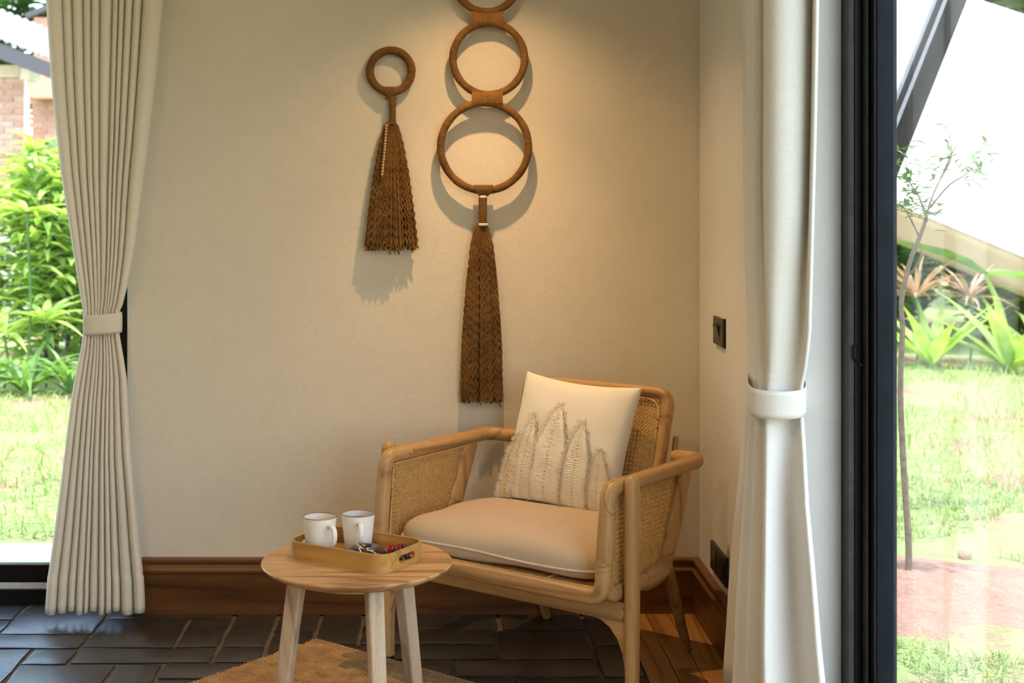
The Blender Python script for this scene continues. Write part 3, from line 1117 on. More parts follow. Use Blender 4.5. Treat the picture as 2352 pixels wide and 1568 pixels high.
# backrest frame
def bk(x, z, off=0.0):
    """point on the leaning back plane"""
    return (x, .385 + (z - .36) * .289 + off, z - off * .28)
bp = arc_path([bk(0, .80), bk(-.25, .80), bk(-.245, .36), bk(.245, .36), bk(.25, .80), bk(0, .80)], [.075, .05, .05, .075], 10)
bp = bp[:-1]
def part_of(path, a, b, n=14):
    return resample(path[a:b], n)
left = resample(arc_path([bk(-.252, .70), bk(-.246, .36), bk(.246, .36), bk(.252, .70)], .05, 10), 60)
m = MB().sweep(left, .0165, .0215, n=16, up=(0, 1, -.29), power=2.5)
cb(m, 'back_post_frame', 'ash_z')
for s in (-1, 1):
    cc = arc_path([bk(s * .252, .698), bk(s * .255, .7925), bk(s * .165, .7935)], .072, 10)
    m = MB().sweep(cc, .0165, .0215, n=16, up=(0, 1, -.29), power=2.5)
    cb(m, 'back_corner', 'ash_x')
    m = MB().beam((s * .259, .520, .565), (s * .261, .534, .664), .013, .022, up=(0, 1, 0))
    cb(m, 'back_support', 'ash_z', bevel=.006)
m = MB().sweep([bk(-.167, .7935), bk(.167, .7935)], .0165, .0215, n=16, up=(0, 1, -.29), power=2.5)
cb(m, 'top_rail', 'ash_x')
# rear stretcher joining the back legs
m = MB().beam((-.2565, .47, .300), (.2565, .47, .300), .024, .04)
cb(m, 'rear_stretcher', 'ash_x', bevel=.005)
# wooden plugs
def plug(c, d):
    c, d = Vector(c), Vector(d).normalized()
    MB().sweep([c - d * .002, c + d * .0006], .003, n=10, up=(0, .3, 1)).build('plug', M['baseboard'], chair, local=True)
for x, z in ((.236, .715), (.238, .69), (.150, .788), (.178, .788), (-.236, .715), (-.238, .69)):
    p = Vector(bk(x, z))
    plug(p + Vector((0, -.0212, .006)), (0, -1, .29))
for s in (-1, 1):
    for (yy, z) in ((-.0655, .520), (-.0685, .497)):
        plug((s * (SR - .0205), yy + .012, z), (-s, 0, 0))
    for yy in (.032, .058, .40):
        plug((s * (SR - .0205), yy, .612), (-s, 0, 0))
for z in (.27, .297):
    plug((.402, -.0135, z), (0, -1, 0))

# woven cane
def clip_line(poly, p, d):
    t0, t1 = -9, 9
    n = len(poly)
    area = sum(poly[i][0] * poly[(i + 1) % n][1] - poly[(i + 1) % n][0] * poly[i][1] for i in range(n))
    sg = 1 if area > 0 else -1
    for i in range(n):
        a, b = poly[i], poly[(i + 1) % n]
        ex, ey = b[0] - a[0], b[1] - a[1]
        nx, ny = -ey * sg, ex * sg
        den = nx * d[0] + ny * d[1]
        num = nx * (p[0] - a[0]) + ny * (p[1] - a[1])
        if abs(den) < 1e-9:
            if num < 0: return None
        else:
            tt = -num / den
            if den > 0: t0 = max(t0, tt)
            else: t1 = min(t1, tt)
    return (t0, t1) if t1 - t0 > .002 else None
def cane(poly, mapf, pitch=.0125):
    """mapf: (p, q, h) -> local point"""
    mb = MB()
    xs = [a for a, b in poly]
    ys = [b for a, b in poly]
    def strip(p, d, w, h, th=.0007):
        r = clip_line(poly, p, d)
        if not r: return
        a = (p[0] + d[0] * r[0], p[1] + d[1] * r[0])
        b = (p[0] + d[0] * r[1], p[1] + d[1] * r[1])
        sx, sy = -d[1] * w / 2, d[0] * w / 2
        vs_ = []
        for hh in (h - th, h + th):
            for q, s in ((a, -1), (b, -1), (b, 1), (a, 1)):
                vs_.append(mapf(q[0] + sx * s, q[1] + sy * s, hh))
        mb.add(vs_, [(0, 3, 2, 1), (4, 5, 6, 7), (0, 1, 5, 4), (1, 2, 6, 5), (2, 3, 7, 6), (3, 0, 4, 7)])
    i0, i1 = int(min(xs) / pitch) - 1, int(max(xs) / pitch) + 2
    j0, j1 = int(min(ys) / pitch) - 1, int(max(ys) / pitch) + 2
    for i in range(i0, i1):
        for o in (-.0021, .0021):
            strip((i * pitch + o, 0), (0, 1), .0024, .0008)
    for j in range(j0, j1):
        for o in (-.0021, .0021):
            strip((0, j * pitch + o), (1, 0), .0024, -.0008)
    q = .70710678
    for k in range(i0 + j0 - 2, i1 + j1 + 2):
        strip(((k + .5) * pitch, 0), (q, -q), .0026, .0016)
    for k in range(i0 - j1 - 2, i1 - j0 + 2):
        strip(((k + .5) * pitch, 0), (q, q), .0026, -.0016)
    return mb
for s in (-1, 1):
    side = [(-.062, .352), (.225, .352), (.250, .375), (.262, .418), (.335, .585), (.338, .598), (-.015, .598), (-.035, .588), (-.045, .565)]
    m = cane(side, lambda p, q, h, s=s: (s * (SR - .004) + h, p, q))
    cb(m, 'cane_side_panel', 'cane', smooth=False)
    tp = [(s * (SR - .012), p, q) for p, q in [(-.058, .36), (-.046, .47), (-.040, .56), (-.033, .582), (-.016, .592), (.332, .596)]]
    cb(MB().sweep(catmull(tp, 4), .003, n=8, up=(1, 0, 0)), 'cane_spline', 'cane_trim')
back = [(-.236, .375), (.236, .375), (.243, .735), (.237, .768), (.205, .786), (-.205, .786), (-.237, .768), (-.243, .735)]
m = cane(back, lambda p, q, h: bk(p, q, h - .003))
cb(m, 'cane_back_panel', 'cane', smooth=False)
tp = arc_path([bk(-.231, .40, -.012), bk(-.232, .772, -.012), bk(.232, .772, -.012), bk(.231, .40, -.012)], .05, 8)
cb(MB().sweep(tp, .003, n=8, up=(0, 1, 0)), 'cane_spline', 'cane_trim')
m = cane([(-.37, -.08), (.37, -.08), (.37, .26), (-.37, .26)], lambda p, q, h: (p, q, .349 + h))
cb(m, 'cane_seat_panel', 'cane', smooth=False)
for s in (-1, 1):
    cb(MB().sweep([(s * .19, -.075, .3525), (s * .19, .25, .3525)], .003, n=8), 'cane_spline', 'cane_trim')
cb(MB().sweep([(-.36, -.064, .3525), (.36, -.064, .3525)], .003, n=8), 'cane_spline', 'cane_trim')
for s in (-1, 1):
    cb(MB().beam((s * .2565, .03, .322), (s * .2565, .25, .322), .03, .03), 'seat_bearer', 'ash_y')

# seat cushion
cush = empty('seat_cushion', CO + Vector((0, 0, .352)), cang)
tag(cush, 'thick beige twill seat cushion with piped edge on the armchair', 'cushion')
CX, CY0, CY1 = .358, -.066, .385
def cush_rows():
    rows = []
    NU, NV = 40, 36
    cyc, hy = (CY0 + CY1) / 2, (CY1 - CY0) / 2
    def out(a):
        c, s = math.cos(a), math.sin(a)
        k = (abs(c) ** 7 + abs(s) ** 7) ** (-1 / 7)
        return c * k, s * k
    NA = 96
    rings = []
    for k in range(15):       # bottom centre -> edge -> top centre
        t_ = k / 14
        if t_ < .36:
            q = t_ / .36
            r = .25 + .75 * math.sin(q * PI / 2)
            z = .034 * (q ** 5) * 1.0
        else:
            q = (t_ - .36) / .64
            r = math.cos(q * PI / 2) ** .52
            z = .034 + .080 * math.sin(q * PI / 2) ** .8
        row = []
        for j in range(NA):
            a = 2 * PI * j / NA
            ox, oy = out(a)
            x, yy = ox * r, oy * r
            zz = z
            # dented under the pillow, fuller at the front
            zz += .004 * math.sin(3 * x) * (r > .3) - .003 * math.sin(a * 6) * (1 if .8 < r < .999 else 0)
            sag = 0
            row.append((x * CX, cyc + yy * hy, zz + sag))
        rings.append(row)
    return rings
rg = cush_rows()
m = MB()
m.grid(rg, closed_u=True)
m.f.append(tuple(range(96))[::-1])
mm = len(m.v)
m.f.append(tuple(range(mm - 96, mm)))
m.build('cushion_cover', M['cushion'], cush, local=True, sub=1)
edge = rg[5]
seam = [Vector((x * 1.004, (CY0 + CY1) / 2 + (yv - (CY0 + CY1) / 2) * 1.004, .036 + .003 * math.sin(j * .3))) for j, (x, yv, z) in enumerate(edge)]
MB().sweep(seam, .0034, n=8, closed=True).build('piping', M['piping'], cush, local=True)

# throw pillow
pil = empty('throw_pillow', CO + Vector((0, 0, .44)), cang)
tag(pil, 'white cotton throw pillow with fringed leaf appliques on the armchair', 'pillow')
PW, PH_, PT = .222, .205, .066
pc = Vector((-.030, .392, .186))          # centre, relative to the pillow root
px_ = Vector((1, -.10, -.025)).normalized()
py_ = Vector((.085, .30, .95)).normalized()
pz_ = py_.cross(px_).normalized()         # towards the viewer
if pz_.y > 0: pz_ = -pz_
py_ = (py_ - px_ * py_.dot(px_)).normalized()
def pillow_pt(s, t_, front=1, lift=0.0):
    ed = max(0.0, (1 - s * s)) ** .5 * max(0.0, (1 - t_ * t_)) ** .5
    th = PT * (ed ** .75)
    sx = s * (1 - .085 * (1 - t_ * t_) * abs(s) ** 1.5)
    ty = t_ * (1 - .085 * (1 - s * s) * abs(t_) ** 1.5)
    # a few soft creases near the corners
    w = .0025 * math.sin(9 * s + 5 * t_) * math.sin(7 * t_ - 3 * s) * ed ** .3
    return pc + px_ * (sx * PW) + py_ * (ty * PH_) + pz_ * (front * (th + w + lift))
m = MB()
for fr_ in (1, -1):
    m.grid([[pillow_pt(math.sin(PI * (i / 36 - .5)), math.sin(PI * (j / 36 - .5)), fr_) for i in range(37)] for j in range(37)])
pobj = m.build('pillow_cover', M['pillow'], pil, local=True)
bm = bmesh.new(); bm.from_mesh(pobj.data); bmesh.ops.remove_doubles(bm, verts=bm.verts, dist=.00002); bmesh.ops.recalc_face_normals(bm, faces=bm.faces); bm.to_mesh(pobj.data); bm.free()
# leaf appliques: (base centre s, tip s, half width, top t)
LEAVES = [(-.85, -.74, .145, .02, 'outer left leaf'), (-.53, -.46, .165, .37, 'second leaf'), (-.07, -.02, .250, .58, 'tall middle leaf'), (.42, .42, .195, .37, 'fourth leaf'), (.80, .78, .150, .02, 'outer right leaf')]
order = [0, 4, 1, 3, 2]
lr = random.Random(5)
for li in order:
    bs, ts, hw, tt_, nm = LEAVES[li]
    NS, NTT = 14, 76
    t0 = -.985
    lift0 = .0065 + .0016 * order.index(li)
    rows = []
    edges = ([], [])
    for j in range(NTT + 1):
        q = j / NTT
        t_ = t0 + (tt_ - t0) * q
        ctr = bs + (ts - bs) * q
        w = hw * min(1, (1 - max(0, (q - .50) / .50) ** 1.7)) + .002
        row = []
        for i in range(NS + 1):
            x = -1 + 2 * i / NS
            drop = abs(x) * .03 * (1 if q > .1 else q * 10)
            s = max(-.985, min(.985, ctr + w * x))
            tt2 = max(-.99, t_ - drop * .6)
            rib = .0017 * (1 if j % 2 else -1) * (1 - abs(x) ** 4) + lr.uniform(-.0005, .0005)
            puff = .0035 * (1 - abs(abs(x) * 2 - 1)) - (.0016 if abs(x) < .08 else 0)
            p = pillow_pt(s, tt2, 1, lift0 + rib + puff)
            row.append(p)
            if i == 0: edges[0].append((p, -px_))
            if i == NS: edges[1].append((p, px_))
        rows.append(row)
    leaf = MB().grid(rows).build('leaf_applique', M['fringe'], pil, local=True, smooth=True, angle=80)
    leaf['label'] = 'fringed cream leaf applique'
    fm = MB()
    for sd in (0, 1):
        for (p, d) in edges[sd]:
            for k in range(3):
                ln = lr.uniform(.008, .019)
                q0 = p + py_ * lr.uniform(-.002, .002)
                dv = (d * lr.uniform(.3, 1.0) + pz_ * lr.uniform(.2, .9) + py_ * lr.uniform(-.2, .7)).normalized()
                q1 = q0 + dv * ln * .55
                q2 = q1 + (dv * .5 + py_ * lr.uniform(-.6, .8) + pz_ * lr.uniform(-.4, .4)).normalized() * ln * .5
                fm.sweep([q0, q1, q2], .0010, n=3, caps=False, radii=[1.2, 1, .7])
    fm.build('fringe', M['fringe'], leaf, local=True, kind='stuff')
    # stitched midrib
    sm_ = MB()
    for j in range(3, NTT - 12, 3):
        a, b = rows[j][NS // 2], rows[j + 1][NS // 2]
        for sx in (-1, 1):
            off = px_ * .0022 * sx + pz_ * .0012
            sm_.sweep([a + off, b + off], .0011, n=4)
    sm_.build('stitching', M['baseboard'] if False else M['piping'], leaf, local=True, kind='stuff')

# ------------------------------------------------------------------ wall hangings
KP = WY / F        # metres per pixel on the wall
def wall_pt(u, v, off): return P(u, v, WY) + Vector((0, -off, 0))
def wrapped_ring(name, c, rad, tube, parent, seed, nw=None):
    rr = random.Random(seed)
    nw = nw or int(2 * PI * rad / .0040)
    seg = nw * 3
    rows = []
    for i in range(seg):
        a = 2 * PI * i / seg
        k = i % 3
        tb_ = tube * ((1.0, .975, .90)[k]) * (1 + .03 * math.sin(i * .11 + seed) + rr.uniform(-.02, .02))
        row = []
        for j in range(10):
            b = 2 * PI * j / 10
            r_ = rad + tb_ * math.cos(b)
            row.append(c + Vector((r_ * math.cos(a), tb_ * math.sin(b), r_ * math.sin(a))))
        rows.append(row)
    rows.append(rows[0])
    return MB().grid(rows, closed_u=True).build(name, M['jute_yarn'], parent)
def wrap_cyl(name, path_c, prof_w, depth, parent, mat='jute_yarn', axis='z', nwrap=12):
    """coiled yarn around an upright core: path_c (x, y), list of (z, half width)"""
    rows = []
    z0, z1 = prof_w[0][0], prof_w[-1][0]
    n = nwrap * 3
    for i in range(n + 1):
        z = z0 + (z1 - z0) * i / n
        w = interp(sorted(prof_w), z)
        k = (1.0, .97, .88)[i % 3]
        rows.append([(path_c[0] + w * k * math.cos(2 * PI * j / 20), path_c[1] + depth * k * math.sin(2 * PI * j / 20), z) for j in range(20)])
    mb = MB().grid(rows, closed_u=True)
    return mb.build(name, M[mat], parent)
def waist(name, c, hw, hh, depth, parent):
    """yarn wound round two touching hoops: concave top and bottom, vertical turns"""
    rows = []
    n = 45
    for i in range(n + 1):
        x = -hw + 2 * hw * i / n
        k = (1.0, .97, .90)[i % 3]
        hz_ = hh * (.74 + .26 * (x / hw) ** 2) * (.985 + .015 * k)
        rows.append([(c.x + x, c.y + depth * k * math.sin(2 * PI * j / 20) * (1 if True else 1), c.z + hz_ * math.copysign(abs(math.cos(2 * PI * j / 20)) ** .6, math.cos(2 * PI * j / 20))) for j in range(20)])
    mb = MB().grid(rows, closed_u=True)
    mb.f.append(tuple(range(20)))
    mb.f.append(tuple(range(n * 20, n * 20 + 20)))
    return mb.build(name, M['jute_yarn'], parent)
def tassel(parent, c_u, v0, v1, widths, off0, off1, n, seed, drop=14):
    """wavy strands; widths: list of (v, half width px)"""
    rr = random.Random(seed)
    mb = MB()
    for k in range(n):
        a = rr.uniform(0, 2 * PI)
        rad = math.sqrt(rr.random())
        rad = rad if rr.random() < .4 else 1 - (1 - rad) * .35
        px0 = math.cos(a) * rad
        py0 = math.sin(a) * rad
        vb = v1 + rr.uniform(-drop, drop * .55) + (rr.random() < .06) * rr.uniform(4, 14)
        ns = int((vb - v0) / 4.2)
        ph, ph2 = rr.uniform(0, 6), rr.uniform(0, 6)
        fq = rr.uniform(.28, .36)
        dx = rr.uniform(-2.5, 2.5)
        pts = []
        for i in range(ns + 1):
            q = i / ns
            v = v0 + (vb - v0) * q
            w = interp(widths, v)
            amp = 1.7 * min(1, q * 6)
            u = c_u + px0 * w + amp * math.sin(v * fq + ph) + dx * q
            dep = (off0 + (off1 - off0) * q) + py0 * w * KP * .30 + amp * .8 * KP * math.sin(v * fq + ph2)
            p = wall_pt(u, v, max(dep, .004))
            pts.append(p)
        mb.sweep(pts, .0019, n=4, caps=False, up=(0, 1, 0))
    o = mb.build('tassel', M['jute_yarn'], parent)
    o['kind'] = 'stuff'
    return o
# small single ring
h1 = empty('tassel_hanging', wall_pt(898, 575, .02))
tag(h1, 'small brown jute ring hanging with short tassel and wooden beads', 'wall hanging')
c1 = wall_pt(898, 165, .024)
wrapped_ring('ring', c1, 47.5 * KP, 9.8 * KP, h1, 1)
rows = []
zt, zb_ = wall_pt(0, 200, 0).z, wall_pt(0, 228, 0).z
mb = MB()
for k in range(9):           # lark's head loops over the ring
    u = 886 + k * 3.2
    mb.sweep(catmull([wall_pt(u, 228 if 1 else 0, .018), wall_pt(886 + (k - 4) * 1.5 + 12.5 + 0, 222, .034), wall_pt(u, 212, .040), wall_pt(u, 203, .034), wall_pt(u, 201, .022)], 4), .0024, n=5, up=(1, 0, 0))
mb.build('loop_wraps', M['jute_yarn'], h1)
wrap_cyl('neck', (wall_pt(902, 0, 0).x, WY - .025), [(wall_pt(0, 286, 0).z, 8.5 * KP), (wall_pt(0, 250, 0).z, 8 * KP), (wall_pt(0, 220, 0).z, 9.5 * KP)], .0125, h1, nwrap=16)
tassel(h1, 899, 280, 568, [(280, 8), (292, 17), (330, 27), (400, 40), (480, 51), (570, 61)], .024, .032, 270, 11)
for k in range(17):
    u = 889 - (k / 16) * 9 + (k > 11) * -.6
    p = wall_pt(u, 290 + k * 6.95, .040 + k * .0009)
    r = .0047
    MB().lathe([(.0008, r)] + [(r * math.cos(a), r * math.sin(a)) for a in [math.radians(x) for x in range(70, -71, -20)]] + [(.0008, -r)], p, 12).build('bead', M['bead'], h1)
MB().sweep([wall_pt(900, 282, .036), wall_pt(889, 288, .040), wall_pt(885, 340, .047), wall_pt(880, 403, .0544)], .0006, n=5).build('bead_string', M['white_thread'], h1)
MB().sweep([wall_pt(902, 131, 0), wall_pt(902, 131, .02), wall_pt(902, 129, .021)], .0015, n=6).build('nail', M['rail_metal'], h1)
# three hoops
h2 = empty('ring_hanging', wall_pt(1106, 925, .02))
tag(h2, 'tall brown jute hanging of three stacked rings with long tassel', 'wall hanging')
for u, v, r, sd in ((1112, 338, 100.0, 3), (1121.5, 138, 81.5, 4), (1117, -42, 73, 5)):
    wrapped_ring('ring', wall_pt(u, v, .042), r * KP, 9.0 * KP, h2, sd)
waist('ring_binding', wall_pt(1118, 229, .042), 35 * KP, 22 * KP, .0165, h2)
waist('ring_binding', wall_pt(1118.5, 48, .042), 37 * KP, 21 * KP, .0165, h2)
mb = MB()
for k in range(12):
    u = 1090 + k * 3.6
    mb.sweep(catmull([wall_pt(u, 428, .028), wall_pt(u, 426, .050), wall_pt(u, 436, .058), wall_pt(1110 + (k - 5.5) * 1.6, 449, .052)], 4), .0025, n=5, up=(1, 0, 0))
mb.build('loop_wraps', M['jute_yarn'], h2)
wrap_cyl('neck', (wall_pt(1108, 0, 0).x, WY - .042), [(wall_pt(0, 517, 0).z, 9.6 * KP), (wall_pt(0, 447, 0).z, 10.4 * KP)], .014, h2, nwrap=17)
for v in (452, 515):
    MB().lathe([(9.8 * KP, .0042), (10.6 * KP, .003), (10.8 * KP, 0), (10.6 * KP, -.003), (9.8 * KP, -.0042)], wall_pt(1108.5, v, .042), 24).build('white_band', M['white_thread'], h2)
tassel(h2, 1106, 512, 915, [(512, 9), (525, 17), (560, 25), (640, 34), (720, 41), (800, 46), (915, 47)], .040, .036, 290, 12)

# ------------------------------------------------------------------ jute rug
ra_ = math.atan2(-.633, .774)
apex = Vector((-.375, 4.338, 0))
rx_, ry_ = Vector((.774, -.633, 0)), Vector((-.633, -.774, 0))
RLX, RLY = 1.25, 1.9
rug = empty('jute_rug', apex + rx_ * RLX / 2 + ry_ * RLY / 2 + Vector((0, 0, .003)), ra_)
tag(rug, 'braided jute rug turned cornerwise under the side table', 'rug')
mb = MB()
rw = .0150
nrow = int(RLY / rw)
rgr = random.Random(9)
for i in range(nrow):
    y0 = RLY / 2 - (i + 1) * rw
    npt = 170
    rows = [[], [], [], [], []]
    e0, e1 = rgr.uniform(0, .006), rgr.uniform(0, .006)
    low = -.0022 if i % 9 == 4 else 0
    for j in range(npt + 1):
        x = -RLX / 2 + e0 + (RLX - e0 - e1) * j / npt
        br = .0012 * math.sin(j * PI + (i % 2) * 1.2 + .5) + rgr.uniform(-.0006, .0006)
        sh = .0016 * math.sin(j * PI * .98)
        rows[0].append((x, y0, .0045 + low))
        rows[1].append((x, y0 + rw * .25 + sh, .0085 + br + low))
        rows[2].append((x, y0 + rw * .5 + sh, .0095 + br + low))
        rows[3].append((x, y0 + rw * .75 + sh, .0085 - br + low))
        rows[4].append((x, y0 + rw, .0045 + low))
    mb.grid(rows)
mb.build('braided_rows', M['jute_rug'], rug, local=True, smooth=True, angle=85)
MB().box((-RLX / 2, -RLY / 2, 0), (RLX / 2, RLY / 2, .0048)).build('rug_backing', M['jute_rug'], rug, local=True, smooth=False)

# ------------------------------------------------------------------ curtains
def fold_profile(fr, depth, per=9):
    """(s, y) points of pleats between the fractions in fr"""
    out = []
    for i in range(len(fr) - 1):
        a, b = fr[i], fr[i + 1]
        w = b - a
        for q, d in ((.0, 1.0), (.05, .55), (.10, -.2), (.20, -.75), (.40, -1.0), (.62, -.96), (.80, -.75), (.92, -.35), (1.0, .3), (1.02, .75)):
            out.append((a + w * q, d))
    return out
LEFT = [(-330, 96), (0, 106), (200, 118), (400, 140), (600, 172), (690, 187), (715, 191), (768, 191), (800, 186), (906, 165), (1076, 144), (1223, 125), (1319, 111), (1410, 104)]
RIGHT = [(-330, 384), (0, 374), (178, 358), (303, 344), (469, 321), (571, 308), (656, 292), (700, 281), (715, 274), (768, 274), (861, 290), (1048, 300), (1268, 322), (1308, 327), (1382, 331), (1415, 330)]
FT = [0, .135, .22, .315, .38, .457, .57, .62, .67, .745, .82, 1]
FB = [0, .11, .22, .30, .38, .435, .53, .60, .665, .755, .885, 1]
CYL = 4.540
cur1 = empty('curtain', ((220 - CU) * CYL / F, CYL, 0.012))
tag(cur1, 'beige linen curtain gathered by a tieback at the left window', 'curtain', 'linen curtains')
vs_list = [-330, -250, -150, -60, 0, 80, 160, 240, 320, 400, 470, 540, 590, 630, 660, 685, 700, 712, 725, 740, 755, 768, 780, 800, 830, 870, 920, 980, 1050, 1120, 1190, 1250, 1300, 1316, 1320, 1324, 1340, 1365, 1390, 1405]
rows = []
for v in vs_list:
    q = max(0, min(1, (v - 400) / 700))
    fr_ = [a + (b - a) * q for a, b in zip(FT, FB)]
    L_, R_ = interp(LEFT, v), interp(RIGHT, v)
    dep = interp([(-330, .026), (0, .025), (400, .022), (650, .016), (712, .012), (770, .012), (900, .017), (1100, .024), (1405, .030)], v)
    hem = 1 if v >= 1322 else 0
    row = []
    prof_ = fold_profile(fr_, dep)
    for k, (s, d) in enumerate(prof_):
        fi = k // 10
        x = L_ + (R_ - L_) * s
        if hem:
            x = L_ - 1 + (R_ - L_ + 2.5) * s
        vv = v
        if v >= 1390:
            vv = v + (v - 1375) / 30 * (5.0 * math.sin(fi * 2.1 + 1) - 3.5 * d)
        yy = CYL + dep * d + .006 * math.sin(fi * 1.7) - hem * .0025
        p = P(x, vv, yy)
        row.append(p)
    rows.append(row)
MB().grid(rows).build('curtain_cloth', M['curtain'], cur1, smooth=True, angle=70, solid=.0016)
def band(cx, cy, rx, ry, z0, z1, name, mat, parent, pw=2.4, bow=.0, tilt=0.0):
    rows = []
    for k in range(7):
        q = k / 6
        z = z0 + (z1 - z0) * q
        e = 1 + .02 * math.sin(q * PI)
        row = []
        for j in range(56):
            a = 2 * PI * j / 56
            c, s = math.cos(a), math.sin(a)
            row.append((cx + e * rx * math.copysign(abs(c) ** (2 / pw), c), cy + e * ry * math.copysign(abs(s) ** (2 / pw), s), z + bow * (s) + tilt * c))
        rows.append(row)
    return MB().grid(rows, closed_u=True).build(name, M[mat], parent, smooth=True, solid=.003)
xa, xb = (189.5 - CU) * 4.52 / F, (275 - CU) * 4.52 / F
tbk = band((xa + xb) / 2, CYL + .002, (xb - xa) / 2, .036, CH - (767 - CV) * 4.52 / F, CH - (721 - CV) * 4.52 / F, 'tieback', 'curtain', cur1, tilt=.004)

# right curtain
RL = [(-330, 1704), (0, 1706), (400, 1708), (640, 1713), (800, 1719), (890, 1723), (955, 1722), (966, 1714), (1100, 1704), (1254, 1691), (1436, 1677), (1568, 1671), (1720, 1662)]
RR = [(-330, 1884), (0, 1880), (281, 1875), (582, 1867), (760, 1862), (840, 1854), (890, 1844), (955, 1844), (1000, 1848), (1160, 1857), (1303, 1871), (1475, 1885), (1568, 1895), (1720, 1908)]
PROF_T = [(.16, 3.80), (.05, 3.76), (.0, 3.70), (.0, 3.64), (.045, 3.58), (.075, 3.55), (.05, 3.50), (.035, 3.45), (.06, 3.41), (.135, 3.38), (.11, 3.34), (.10, 3.30), (.13, 3.27), (.22, 3.26), (.295, 3.265), (.275, 3.215),
          (.30, 3.185), (.42, 3.160), (.58, 3.155), (.74, 3.165), (.82, 3.178), (.88, 3.198), (.92, 3.203), (.935, 3.168), (.955, 3.145), (1.0, 3.15), (1.0, 3.20), (.97, 3.27)]
PROF_B = [(.20, 3.80), (.08, 3.76), (.0, 3.70), (.0, 3.63), (.06, 3.58), (.12, 3.55), (.08, 3.49), (.08, 3.44), (.17, 3.41), (.25, 3.38), (.20, 3.34), (.20, 3.30), (.29, 3.28), (.355, 3.27), (.36, 3.23), (.35, 3.18),
          (.38, 3.15), (.46, 3.165), (.56, 3.20), (.65, 3.235), (.71, 3.245), (.78, 3.225), (.85, 3.19), (.91, 3.155), (.955, 3.137), (1.0, 3.15), (1.0, 3.20), (.97, 3.27)]
cur2 = empty('curtain', (.80, 3.35, .01))
tag(cur2, 'white linen curtain gathered by a tieback beside the glass door', 'curtain', 'linen curtains')
rows = []
vlist = [-330, -200, -100, 0, 100, 200, 300, 400, 480, 560, 640, 700, 760, 810, 850, 880, 892, 905, 922, 940, 954, 966, 985, 1010, 1050, 1100, 1160, 1240, 1320, 1400, 1480, 1568, 1650, 1730]
for v in vlist:
    q = max(0, min(1, (v - 500) / 700))
    L_, R_ = interp(RL, v), interp(RR, v)
    sq = interp([(-330, 1), (500, .95), (760, .70), (890, .36), (955, .36), (1050, .6), (1300, .9), (1730, 1)], v)
    pts = []
    for (fa, ya), (fb, yb) in zip(PROF_T, PROF_B):
        f_, yy = fa + (fb - fa) * q, ya + (yb - ya) * q
        yy = 3.27 + (yy - 3.27) * sq
        p = P(L_ + (R_ - L_) * f_, v, yy)
        zt = CH - (v - CV) * 3.2 / F
        pts.append(Vector((p.x, p.y, zt)))
    rows.append(catmull(pts, 4))
MB().grid(rows).build('curtain_cloth', M['curtain_white'], cur2, smooth=True, angle=80, solid=.0016)
# tieback: a band following the bundle
rows = []
for k in range(7):
    v = 892 + (956 - 892) * k / 6
    z = CH - (v - CV) * 3.2 / F
    row = []
    loop = [(-.03, 3.44), (-.04, 3.36), (-.03, 3.285), (.04, 3.230), (.22, 3.205), (.45, 3.193), (.70, 3.194), (.92, 3.205), (1.04, 3.235), (1.055, 3.29), (1.0, 3.36), (.75, 3.44), (.4, 3.48), (.1, 3.475)]
    pts = [P(1722 + (1844 - 1722) * f_, 900, yy) for f_, yy in loop]
    pts = [Vector((p.x, p.y, z + .006 * math.sin(i / 14 * 2 * PI + 2.2))) for i, p in enumerate(pts)]
    pts.append(pts[0].copy())
    rows.append(catmull(pts, 4)[:-1])
MB().grid(rows, closed_u=True).build('tieback', M['curtain_white'], cur2, smooth=True, solid=.003)

# ------------------------------------------------------------------ outdoors
GZ = -.03
lawn = MB()
NX, NY = 90, 70
rows = []
for j in range(NY + 1):
    row = []
    for i in range(NX + 1):
        x, yy = -16 + 34 * i / NX, -6 + 40 * j / NY
        z = GZ + .03 * mnoise.noise(Vector((x * .7, yy * .7, 0))) + .012 * mnoise.noise(Vector((x * 2.5, yy * 2.5, 4)))
        if -3.6 < x < 1.14 and yy < 5.0: z = GZ - .12
        row.append((x, yy, z))
    rows.append(row)
lawn = struct('ground', MB().grid(rows), M['lawn'], smooth=True, label='sunlit lawn with bare patches of red earth')
patio = struct('trim_1', MB().box((-4.2, 4.888, -.1), (WX + .2, 5.62, -.012)), M['concrete'], label='pale concrete strip outside the window')

def gz(x, yy):
    return GZ + .03 * mnoise.noise(Vector((x * .7, yy * .7, 0))) + .012 * mnoise.noise(Vector((x * 2.5, yy * 2.5, 4)))
# earth mound round the sapling
rows = []
mc = Vector((1.78, 5.0))
for k in range(13):
    q = k / 12
    row = []
    for j in range(40):
        a = 2 * PI * j / 40
        e = 1 + .22 * math.sin(2 * a + 1) + .12 * math.sin(5 * a)
        r = q * e
        x, yy = mc.x + .55 * r * math.cos(a), mc.y + .62 * r * math.sin(a)
        row.append((x, yy, gz(x, yy) + .055 * (1 - q * q) - .012 * q + .02 * mnoise.noise(Vector((x * 7, yy * 7, 2))) * (1 - q)))
    rows.append(row)
mound = MB().grid(rows, closed_u=True).build('soil_mound', M['soil'], None)
tag(mound, 'low mound of bare red earth at the foot of the sapling', 'soil', kind='stuff')

